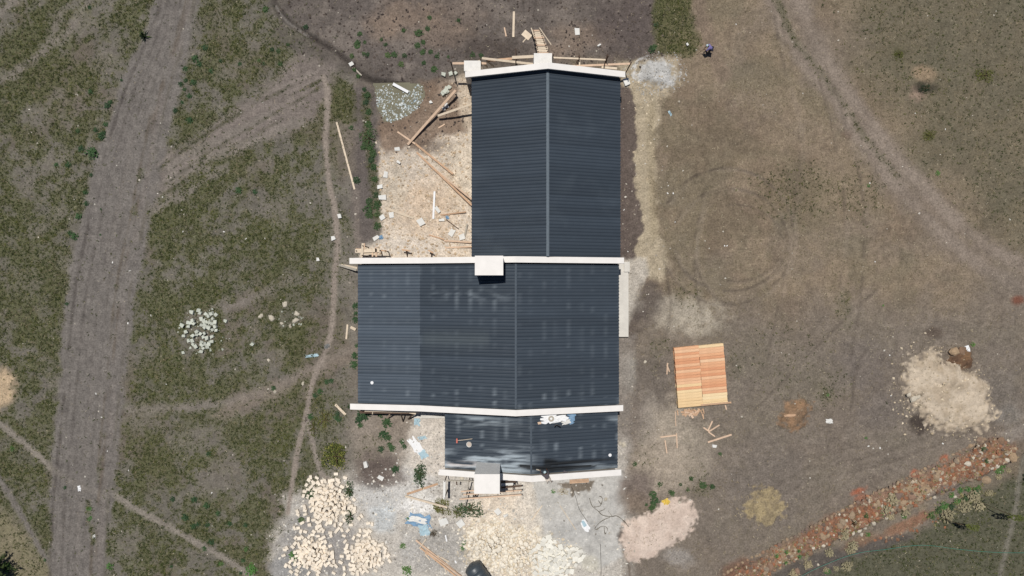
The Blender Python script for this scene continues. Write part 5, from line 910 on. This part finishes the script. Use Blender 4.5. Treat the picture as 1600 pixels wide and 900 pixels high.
# ------------------------------------------------------------------ litter: sheets, sacks, slabs
def crumple(name, px, py, l, w, mt, rz, label, cat, seed, h=.06, z=None, group=None, n=7):
    r = random.Random(seed); m = MB(); v = []; g = gz(px, py) if z is None else z
    for i in range(n):
        for j in range(n):
            u, q = i / (n - 1) - .5, j / (n - 1) - .5; ed = max(abs(u), abs(q)) * 2
            v.append((u * l + r.uniform(-.13, .13) * l * (ed > .9), q * w + r.uniform(-.13, .13) * w * (ed > .9), .015 + h * r.random() * (1.15 - ed)))
    k = len(v); v += [(a, b, c - .012) for a, b, c in v]
    f = [(i * n + j, (i + 1) * n + j, (i + 1) * n + j + 1, i * n + j + 1) for i in range(n - 1) for j in range(n - 1)]; f += [tuple(k + q for q in reversed(p)) for p in f]
    m.add(v, f); o = m.build(name, M[mt]); o.location = P(px, py, g); o.rotation_euler = (0, 0, rz); return tag(o, label, cat, group)
crumple('plastic_sheet', 655, 813, 2.3, 1.1, 'blue', -.1, 'blue plastic sheet half under cement dust on the dusty ground', 'plastic sheet', 1, .1); crumple('cement_spill', 652, 812, 1.6, .55, 'offwhite', -.15, 'white cement spill on the blue plastic sheet', 'cement', 2, .12, gz(655, 813) + .06)
crumple('plastic_sheet', 663, 828, .9, 1.0, 'bluepale', .2, 'pale blue flap below the blue plastic sheet', 'plastic sheet', 3, .08)
crumple('plastic_sheet', 649, 159.5, .8, .7, 'blue', .5, 'small blue plastic bag at the puddle edge', 'plastic bag', 4, .2)
crumple('metal_sheet', 651, 698, .75, 1.7, 'white', .62, 'bright white sheet lying left of the south wing', 'sheet', 5, .05); crumple('metal_sheet', 661, 710, .7, .8, 'bluepale', .62, 'bluish end piece below the bright white sheet', 'sheet', 6, .05)
crumple('plastic_sheet', 652, 657, .55, .9, 'bluepale', .1, 'pale blue plastic under the south west scaffold', 'plastic sheet', 7, .12); crumple('plastic_sheet', 660, 684, .8, .3, 'bluepale', .2, 'small pale blue rag with cable near the white sheet', 'rag', 8, .1)
crumple('paper_sack', 913, 820, .62, 1.25, 'white', .5, 'white printed sack lying on the concrete apron', 'sack', 9, .05); crumple('printed_patch', 912, 818, .3, .55, 'bluepale', .5, 'pale blue print on the white sack', 'print', 10, .01, gz(913, 820) + .07)
crumple('plastic_container', 1041, 784, .62, .6, 'yellow', .5, 'yellow cut open jerrycan at the edge of the pink sand', 'jerrycan', 11, .25)
crumple('plastic_bag', 1512, 546, .35, .7, 'white', .3, 'white plastic bag right of the boulder at the sand pile', 'plastic bag', 12, .2); crumple('plastic_bag', 1296, 658, .6, .4, 'offwhite', .1, 'white rag right of the reddish earth heap', 'rag', 13, .1)
crumple('plastic_bottle', 1047, 177, .22, .5, 'bluepale', .5, 'pale blue bottle east of the north wing', 'bottle', 14, .15); crumple('plastic_bag', 124, 763, .28, .5, 'white', .1, 'white plastic bag on the dirt road junction', 'plastic bag', 15, .15); crumple('plastic_bag', 147, 838, .25, .35, 'offwhite', .1, 'white scrap on the lower dirt road', 'scrap', 16, .1)
crumple('wire_tangle', 487, 556, 1.2, .3, 'bluepale', .1, 'white and green plastic strip beside the footpath junction', 'plastic strip', 17, .1); crumple('rag', 511, 541, .5, .4, 'pipe_grey', .3, 'grey rag on the footpath junction', 'rag', 18, .1); crumple('rag', 595, 371, .4, .35, 'blue', .3, 'small blue rag near the north west scaffold', 'rag', 19, .15)
crumple('rag', 699, 340, .3, .3, 'blue', .1, 'tiny blue and white rag in the work yard', 'rag', 20, .1)
slabs = [(598, 309, .75, .42, 0.05, 'white block at the left edge of the work yard'), (603, 273, .38, .6, -.1, 'upright white block in the upper work yard'), (621, 233, .5, .3, .1, 'white flat stone at the top of the work yard'), (623, 254, .35, .2, -.5, 'small white stone in the upper work yard'), (598, 340, .5, .45, .5, 'white broken block at the lower left of the work yard'), (612, 336, .4, .45, .1, 'white broken block under the pale board'), (658, 347, .55, .6, .5, 'white square block in the lower middle of the work yard'), (706, 364, .42, .7, -.6, 'white slab standing right in the lower work yard'), (690, 344, .5, .25, .1, 'white fragment below the reddish stick'), (684, 328, .3, .6, .6, 'white flake right of the white board'), (594, 292, .5, .3, .2, 'pale broken block at the left rim of the yard'), (697, 165, .35, .45, .4, 'white broken tile beside the diagonal beam'), (694, 171, .3, .3, .2, 'smaller white tile beside the diagonal beam'), (673, 160, .22, .2, .4, 'tiny white stone in the wet mud'), (902, 50, .42, .62, .05, 'white rounded slab on the turned soil north east of the ramp'), (572, 725, .36, .55, .3, 'upper white slab on the round dark patch'), (595, 746, .5, .35, -.5, 'lower white slab on the round dark patch'), (693, 815, .85, .65, .35, 'white tray below the low bushes'), (720, 817, .6, .6, .6, 'white square slab right of the tray'), (778, 799, .45, .6, .7, 'white sheet piece above the rubble'), (790, 805, .4, .25, .2, 'smaller white piece above the rubble'), (978, 129, .5, .65, .35, 'broken white slab at the north east house corner'), (1116, 697, .36, .3, 0, 'small grey block below the sticks'), (521, 372, .4, .35, .3, 'grey white block on the footpath edge'), (531, 338, .3, .35, .2, 'white stone on the footpath bend'), (497, 405, .22, .3, .2, 'small white stone in the grass near the path'), (588, 372, .55, .35, .6, 'pale slab by the north west scaffold'), (1073, 70, .18, .25, .5, 'tiny white stone on the green corner left of the person'), (936, 71, .35, .15, .6, 'white splinter on the turned soil'), (722, 370, .5, .5, .3, 'grey white lump at the wall in the work yard')]
for i, (x, y, l, w, rz, lb) in enumerate(slabs):
    me = block_mesh(600 + i, l, w, .14 + .1 * (i % 3 == 0), M['offwhite'], .05); me.name = 'stone_slab'; put('stone_slab', me, x, y, gz(x, y) - .01, rz, lb, 'slab', None, .06)
for i, (x, y) in enumerate(((693, 117), (704, 116), (712, 115), (695, 144), (698, 140), (702, 137), (692, 147), (699, 144))):
    put('cut_stone', BW[i % 6], x, y, gz(x, y) - .01, R.uniform(0, 3), 'grey green cut stone, one of three in a row' if i < 3 else 'white cut stone in the little group by the diagonal beam', 'stone block', 'three stones in a row' if i < 3 else 'stones by the diagonal beam', .1, 1.05)
# litter of light specks in the fields
for i, (x, y) in enumerate(((1132, 384), (1136, 384), (1055, 347), (1044, 290), (1052, 302), (1043, 302), (1430, 177), (1477, 202), (1359, 286), (1367, 409), (1375, 700), (1357, 697), (1473, 693), (1390, 555), (1392, 618), (1150, 38), (975, 328), (981, 393), (350, 362), (286, 362), (384, 373), (203, 423), (176, 410), (254, 308), (200, 505), (150, 615), (159, 652), (168, 705), (332, 822), (331, 770), (201, 735), (260, 600), (236, 493))):
    put('litter_scrap', block_mesh(700 + i, R.uniform(.08, .18), R.uniform(.06, .11), .03, M['offwhite'], .02), x, y, gz(x, y), R.uniform(0, 3), 'tiny white scrap lying in the open field', 'scrap', 'white scraps in the fields')
# dark cable and dead branches on the apron
def wire(name, pts, r, mt, label, cat, z=.03):
    m = MB(); q = smooth_line(pts, 4); m.tube([(P(x, y, 0)[0], P(x, y, 0)[1], gz(x, y) + z) for x, y in q], r, 5); return tag(m.build(name, M[mt]), label, cat)
wire('cable', [(893, 760), (900, 778), (905, 795), (918, 815)], .02, 'black', 'thin dark cable running over the concrete apron', 'cable'); wire('hose', [(1230, 915), (1265, 892), (1330, 866), (1380, 858), (1440, 851), (1500, 858), (1570, 863), (1680, 862)], .018, 'wire', 'thin green hose across the lawn at the lower right', 'hose', .12)
wire('cable', [(938, 850), (939, 880), (939, 905)], .02, 'black', 'straight dark line of cable at the bottom of the apron', 'cable')
br = thing('dead_branch', 'long dead branch with side twigs lying on the concrete apron', 'branch')
for i, (l, r) in enumerate((([(921, 778), (925, 790), (934, 798), (942, 805), (955, 807), (964, 806), (975, 814), (981, 821)], .05), ([(928, 792), (938, 790), (941, 778), (936, 775)], .05), ([(936, 799), (944, 796), (945, 794)], .035), ([(957, 807), (950, 798)], .03), ([(953, 808), (940, 814), (930, 824), (932, 827), (940, 822), (948, 824), (949, 829)], .045), ([(944, 824), (945, 834), (947, 832)], .05), ([(939, 788), (935, 782)], .05))):
    m = MB(); q = smooth_line(l, 3); m.tube([(P(x, y, 0)[0], P(x, y, 0)[1], gz(x, y) + .05) for x, y in q], [r * .6 * R.uniform(.6, 1.3) for _ in q], 5); m.build('twig', M['twig'], br)
# things on the roofs
def roof_z(px, py, f):       # height of a roof plane x -> z seen at this pixel
    z = 4.5
    for _ in range(8): z = f(P(px, py, z)[0])
    return z + .065
f_mid = lambda x: 5.8 - .2715 * abs(x - .33) if x > -8.1 else 3.51 + (x + 8.1) * .158
f_s = lambda x: 5.2 - .27 * abs(x - 1.65)
z = roof_z(733, 695, f_s); t = thing('mixing_basin', 'round pale basin on the stained south roof', 'basin', P(733.5, 694, z)); t.rotation_euler = (0, -.26, 0)
m = MB(); n = 14; v = []
for r_, h_ in ((.17, 0), (.25, .13), (.235, .13), (.16, .03)): v += [(r_ * math.cos(6.283 * k / n), r_ * math.sin(6.283 * k / n), h_) for k in range(n)]
f = [(i * n + k, i * n + (k + 1) % n, (i + 1) * n + (k + 1) % n, (i + 1) * n + k) for i in range(3) for k in range(n)] + [tuple(3 * n + k for k in range(n))]
m.add(v, f); m.build('bowl', M['offwhite'], t); m = MB(); m.add([(.19 * math.cos(6.283 * k / n), .19 * math.sin(6.283 * k / n), .09) for k in range(n)], [tuple(range(n))]); m.build('mortar', mat('wet_mortar', alb(206, 190, 176), .9, .1, 6), t)
z = roof_z(725, 688, f_s); t = thing('push_broom', 'push broom with red head lying on the south roof', 'broom', P(714, 688.5, z)); o = t.location
m = MB(); pe = P(738, 686, z + .32); m.tube([(0, 0, .04), (pe[0] - o[0], pe[1] - o[1], roof_z(738, 686, f_s) - z + .03)], .022, 6); m.build('handle', M['timber'], t); m = MB(); m.box(-.06, .06, -.2, .2, 0, .09); m.build('head', M['red'], t)
for px, py, f, lb in ((581.5, 598, f_mid, 'round white lid on the south west corner of the middle roof'), (953, 711, f_s, 'round white lid near the east edge of the south roof')):
    m = MB(); n = 12; v = []
    for r_, h_ in ((.15, 0), (.15, .05), (.13, .065)): v += [(r_ * math.cos(6.283 * k / n), r_ * math.sin(6.283 * k / n), h_) for k in range(n)]
    m.add(v, [(i * n + k, i * n + (k + 1) % n, (i + 1) * n + (k + 1) % n, (i + 1) * n + k) for i in range(2) for k in range(n)] + [tuple(2 * n + k for k in range(n)), tuple(range(n - 1, -1, -1))]); ob = tag(m.build('lid', M['white']), lb, 'lid'); ob.location = P(px, py, roof_z(px, py, f) - .02); ob.rotation_euler = (0, .2 if px > 800 else -.15, 0)
zz = roof_z(866, 652, f_s); crumple('plastic_sheet', 851, 654, 2.0, .8, 'white', -.02, 'white plastic sheet under the paint pot on the south roof', 'plastic sheet', 31, .05, roof_z(851, 654, f_s) + .0).rotation_euler = (0, .0, .04)
crumple('plastic_sheet', 872, 654, 1.5, .6, 'white', .1, 'white crumpled sheet right of the paint pot', 'plastic sheet', 32, .06, zz + .02); crumple('plastic_sheet', 891, 654, .75, .9, 'blue', -.2, 'blue and white plastic sheet on the south roof', 'plastic sheet', 33, .06, roof_z(891, 654, f_s)); crumple('plastic_sheet', 884, 660, .8, .35, 'offwhite', .25, 'white corner of the blue plastic sheet', 'plastic sheet', 34, .06, roof_z(884, 660, f_s) + .05)
t = thing('paint_pot', 'round pale bucket with dark paint on the white sheet', 'bucket', P(861, 653.5, zz + .05)); m = MB(); n = 14; v = []
for r_, h_ in ((.2, 0), (.26, .25), (.11, .25), (.10, .12)): v += [(r_ * math.cos(6.283 * k / n), r_ * math.sin(6.283 * k / n), h_) for k in range(n)]
m.add(v, [(i * n + k, i * n + (k + 1) % n, (i + 1) * n + (k + 1) % n, (i + 1) * n + k) for i in range(3) for k in range(n)]); m.build('bucket', M['timber_grey'], t); m = MB(); m.add([(.1 * math.cos(6.283 * k / n), .1 * math.sin(6.283 * k / n), .13) for k in range(n)], [tuple(range(n))]); m.build('paint', M['black'], t)
m = block_mesh(900, .3, .2, .06, M['timber_pink'], .03); put('sponge', m, 843, 661, roof_z(843, 661, f_s) - .01, .2, 'small orange sponge below the white sheet on the south roof', 'sponge')
o = crumple('paint_rag', 884, 741, .35, .65, 'shirt_grey', .2, 'grey paint stained rag over the south coping', 'rag', 35, .08, 3.66 + .02); o.location = P(884, 742, 4.47)
wz = roof_z(660 + 200, 644, f_mid); wire('tool', [(860, 646), (863, 643.5), (869, 646)], .05, 'black', 'small dark bent tool on the middle south coping', 'tool', 5.97 + .02)
bpy.data.objects['tool'].location = (0, 0, 0)
# dark plastic tank on its side at the lower edge
t = thing('water_tank', 'dark grey plastic water tank lying on its side at the bottom edge', 'tank', (*P(737.5, 884, .82)[:2], gz(740, 884))); ax = np.array((16, -23.0)); ax /= np.linalg.norm(ax)
prof = [(-.16, .12), (-.15, .3), (-.05, .62), (.08, .80), (.16, .83), (.45, .83), (.47, .86), (.53, .86), (.55, .83), (.95, .83), (.97, .86), (1.03, .86), (1.05, .83), (1.5, .83), (1.52, .86), (1.58, .86), (1.6, .83), (2.0, .83), (2.05, .78)]
m = MB(); n = 40; v = []
for s_, r_ in prof:
    for k in range(n): a = 6.283 * k / n; v.append((ax[0] * s_ - ax[1] * r_ * math.cos(a), ax[1] * s_ + ax[0] * r_ * math.cos(a), .87 + r_ * math.sin(a)))
fs = [(i * n + k, i * n + (k + 1) % n, (i + 1) * n + (k + 1) % n, (i + 1) * n + k) for i in range(len(prof) - 1) for k in range(n)] + [tuple(range(n - 1, -1, -1)), tuple((len(prof) - 1) * n + k for k in range(n))]
m.add(v, fs); m.build('tank_body', M['tank'], t, True); m = MB(); m.tube([(-ax[0] * .15, -ax[1] * .15, .87), (-ax[0] * .22, -ax[1] * .22, .87)], .22, 16); m.build('manhole_lid', M['tank'], t)
bk = shrub(1606, 748, 12, 10, .6, M['darktree'], 950, 'blackish bush cut by the right edge beside the path', 300, .18)
# ------------------------------------------------------------------ people
def skin_obj(name, verts, edges, mt, parent, sub=2):
    me = bpy.data.meshes.new(name); me.from_pydata([v[:3] for v in verts], edges, []); me.materials.append(mt)
    o = link(bpy.data.objects.new(name, me), parent); sk = o.modifiers.new('skin', 'SKIN'); sk.use_smooth_shade = True
    sv = me.skin_vertices[0].data if me.skin_vertices else None
    for i, v in enumerate(verts):
        r = v[3]; sv[i].radius = (r, r) if not hasattr(r, '__len__') else r; sv[i].use_root = (i == 0)
    ss = o.modifiers.new('sub', 'SUBSURF'); ss.levels = sub; ss.render_levels = sub; return o
def ensure_skin(me):
    if not me.skin_vertices:
        bpy.context.view_layer.objects.active = None
def person(label, loc, rz, J, shirt, trousers, hat, group=None):
    """J: joint positions in metres, x forward, y to the person's left, z up"""
    t = thing('person', label, 'person', loc, rz, group); L = {k: np.array(v, float) for k, v in J.items()}
    bodies = []
    def chain(name, pts, mt, parent=t):
        vs = []; es = []; prev = None
        for p, r in pts: vs.append((*p, r)); es.append((len(vs) - 2, len(vs) - 1)) if len(vs) > 1 else None
        return tree(name, vs, es, mt, parent)
    def tree(name, vs, es, mt, parent=t):
        bm_me = bpy.data.meshes.new(name); bm_me.from_pydata([v[:3] for v in vs], es, []); bm_me.materials.append(mt)
        o = link(bpy.data.objects.new(name, bm_me), parent); sk = o.modifiers.new('skin', 'SKIN'); sk.use_smooth_shade = True; sk.branch_smoothing = .5
        import bmesh
        bm = bmesh.new(); bm.from_mesh(bm_me); lay = bm.verts.layers.skin.verify(); bm.verts.ensure_lookup_table()
        for i, v in enumerate(vs): bm.verts[i][lay].radius = (v[3], v[3]) if not isinstance(v[3], tuple) else v[3]; bm.verts[i][lay].use_root = (i == 0)
        bm.to_mesh(bm_me); bm.free(); s = o.modifiers.new('sub', 'SUBSURF'); s.levels = 1; s.render_levels = 2; return o
    mid = lambda a, b, k=.5: a + (b - a) * k
    vs = [(*L['pelvis'], .125)]; es = []
    def add(i, p, r): vs.append((*p, r)); es.append((i, len(vs) - 1)); return len(vs) - 1
    ch = add(add(0, mid(L['pelvis'], L['chest']), .115), L['chest'], .135); nk = add(ch, L['neck'], .055); hb = add(nk, mid(L['neck'], L['head'], .6), .075); hd = add(hb, L['head'], .095); add(hd, L['head'] + (L['head'] - L['neck']) / np.linalg.norm(L['head'] - L['neck']) * .09, .07)
    fw = L['face'] / np.linalg.norm(L['face']); add(hb, L['head'] + fw * .105 - np.array((0, 0, .01)), .018)
    for s in 'lr':
        k = add(0, L['hip' + s], .09); k = add(k, mid(L['hip' + s], L['knee' + s]), .075); k = add(k, L['knee' + s], .055); k = add(k, mid(L['knee' + s], L['ankle' + s], .4), .052); k = add(k, L['ankle' + s], .036); d = L['toe' + s] - L['ankle' + s]; k = add(k, L['ankle' + s] + d * .5, .036); add(k, L['toe' + s], .028)
        k = add(ch, L['sho' + s], .06); k = add(k, L['elb' + s], .042); k = add(k, L['wri' + s], .028); d = L['wri' + s] - L['elb' + s]; d /= np.linalg.norm(d); sd_ = np.cross(d, (0, 0, 1.0)); sd_ /= max(np.linalg.norm(sd_), 1e-6); pk = add(k, L['wri' + s] + d * .06, (.036, .018))
        for q in range(4):
            b = L['wri' + s] + d * .09 + sd_ * (q - 1.5) * .019; ln = (.068, .078, .072, .055)[q]; f1 = add(pk, b, .0095); f2 = add(f1, b + d * ln * .55 + np.array((0, 0, -.012)), .009); add(f2, b + d * ln * .8 + np.array((0, 0, -.04)), .0075)
        b = L['wri' + s] + d * .03 + sd_ * .035 * (1 if s == 'l' else -1); f1 = add(pk, b, .011); add(f1, b + d * .045 + sd_ * .012 * (1 if s == 'l' else -1), .009)
    body = tree('body', vs, es, M['skin'])
    # clothes follow the same joints, a little wider
    vs = [(*mid(L['pelvis'], L['chest'], .12), .19)]; es = []; ch = add(add(0, mid(L['pelvis'], L['chest']), .21), L['chest'], .225); add(ch, mid(L['chest'], L['neck'], .7), .1)
    for s in 'lr': k = add(ch, L['sho' + s], .12); k = add(k, mid(L['sho' + s], L['elb' + s], .6), .085); k = add(k, L['elb' + s], .07); add(k, mid(L['elb' + s], L['wri' + s], .25), .062)
    tree('shirt', vs, es, shirt)
    vs = [(*L['pelvis'], .175)]; es = []
    for s in 'lr': k = add(0, L['hip' + s], .12); k = add(k, mid(L['hip' + s], L['knee' + s]), .092); k = add(k, L['knee' + s], .074); k = add(k, mid(L['knee' + s], L['ankle' + s], .5), .068); add(k, mid(L['knee' + s], L['ankle' + s], .92), .058)
    tree('trousers', vs, es, trousers)
    up = (L['head'] - L['neck']) / np.linalg.norm(L['head'] - L['neck']); m = MB(); n = 16; v = []; c = L['head'] + up * .035; a1 = np.cross(up, fw); a1 /= np.linalg.norm(a1); a2 = np.cross(a1, up)
    for q, h_ in ((.118, -.01), (.122, .03), (.105, .085), (.06, .125), (.01, .135)): v += [tuple(c + (a1 * math.cos(6.283 * k / n) + a2 * math.sin(6.283 * k / n)) * q + up * h_) for k in range(n)]
    m.add(v, [(i * n + k, i * n + (k + 1) % n, (i + 1) * n + (k + 1) % n, (i + 1) * n + k) for i in range(4) for k in range(n)]); m.add([tuple(c + a2 * .10 + a1 * .075), tuple(c + a2 * .10 - a1 * .075), tuple(c + a2 * .2 - a1 * .05 + up * -.01), tuple(c + a2 * .2 + a1 * .05 + up * -.01)], [(0, 1, 2, 3), (3, 2, 1, 0)]); m.build('cap', hat, t, True)
    m = MB(); v = []
    for q, h_ in ((.09, -.06), (.112, -.03), (.112, .0)): v += [tuple(c - fw * .012 + (a1 * math.cos(math.pi * k / 9 + math.pi) + a2 * math.sin(math.pi * k / 9 + math.pi)) * q + up * h_) for k in range(10)]
    m.add(v, [(i * 10 + k, i * 10 + k + 1, (i + 1) * 10 + k + 1, (i + 1) * 10 + k) for i in range(2) for k in range(9)]); m.build('hair', M['hair'], t, True)
    for s in (-1, 1): m = MB(); e_ = L['head'] + fw * .088 + a1 * .032 * s + up * .0; m.tube([e_, e_ + fw * .008], .012, 6); m.build('eye', M['hair'], t)
    return t
# bending worker in the right field, facing west, both hands on a stick
J = dict(pelvis=(-.05, 0, .86), chest=(.24, 0, 1.17), neck=(.36, 0, 1.28), head=(.47, 0, 1.36), face=(.75, 0, -.65), hipl=(-.05, .1, .84), hipr=(-.05, -.1, .84), kneel=(.08, .13, .47), kneer=(.0, -.14, .46), anklel=(.02, .14, .08), ankler=(-.14, -.15, .08), toel=(.2, .16, .035), toer=(.05, -.17, .035), shol=(.28, .19, 1.2), shor=(.28, -.19, 1.2), elbl=(.4, .3, .98), elbr=(.36, -.27, .95), wril=(.55, .2, .86), wrir=(.5, -.1, .78))
px, py = 1107, 81; g = gz(px, py)
person('person in a lavender shirt and pale cap bending over in the right field', (*P(px, py, 0)[:2], g), math.radians(168), J, M['shirt'], M['trousers'], M['cap'])
a = np.array((*P(px, py, 0)[:2], g)); c, s = math.cos(math.radians(168)), math.sin(math.radians(168)); w = lambda q: (a[0] + q[0] * c - q[1] * s, a[1] + q[0] * s + q[1] * c, g + q[2])
m = MB(); m.tube([w((.28, -.36, .98)), w((.53, .04, .77)), w((1.05, .5, .03))], .016, 6); o = tag(m.build('stick', M['timber_dark']), 'thin dark stick held by the bending person in the right field', 'stick')
# painter kneeling on the south roof edge
J = dict(pelvis=(-.12, 0, .42), chest=(.30, 0, .56), neck=(.45, 0, .62), head=(.58, 0, .68), face=(.85, 0, -.5), hipl=(-.12, .1, .42), hipr=(-.12, -.1, .42), kneel=(.03, .17, .06), kneer=(-.02, -.16, .06), anklel=(-.40, .17, .06), ankler=(-.44, -.18, .06), toel=(-.55, .18, .04), toer=(-.6, -.19, .04), shol=(.33, .19, .57), shor=(.33, -.19, .57), elbl=(.5, .34, .36), elbr=(.48, -.27, .3), wril=(.74, .36, .1), wrir=(.6, -.22, .06))
zc = 5.74 - .262 * 1.4
person('person in a grey brown shirt, pale trousers and cap kneeling on the south roof edge', P(855, 745, zc), math.radians(112), J, M['shirt_grey'], M['trousers_pale'], M['cap'])
m = MB(); m.beam(P(838, 733.5, zc - .33), P(845, 735, zc - .28), .1, .08); tag(m.build('paint_brush', M['timber_grey']), 'wide paint brush at the kneeling painter\'s hand', 'brush')
for im in list(bpy.data.meshes):
    if im.users == 0: bpy.data.meshes.remove(im)
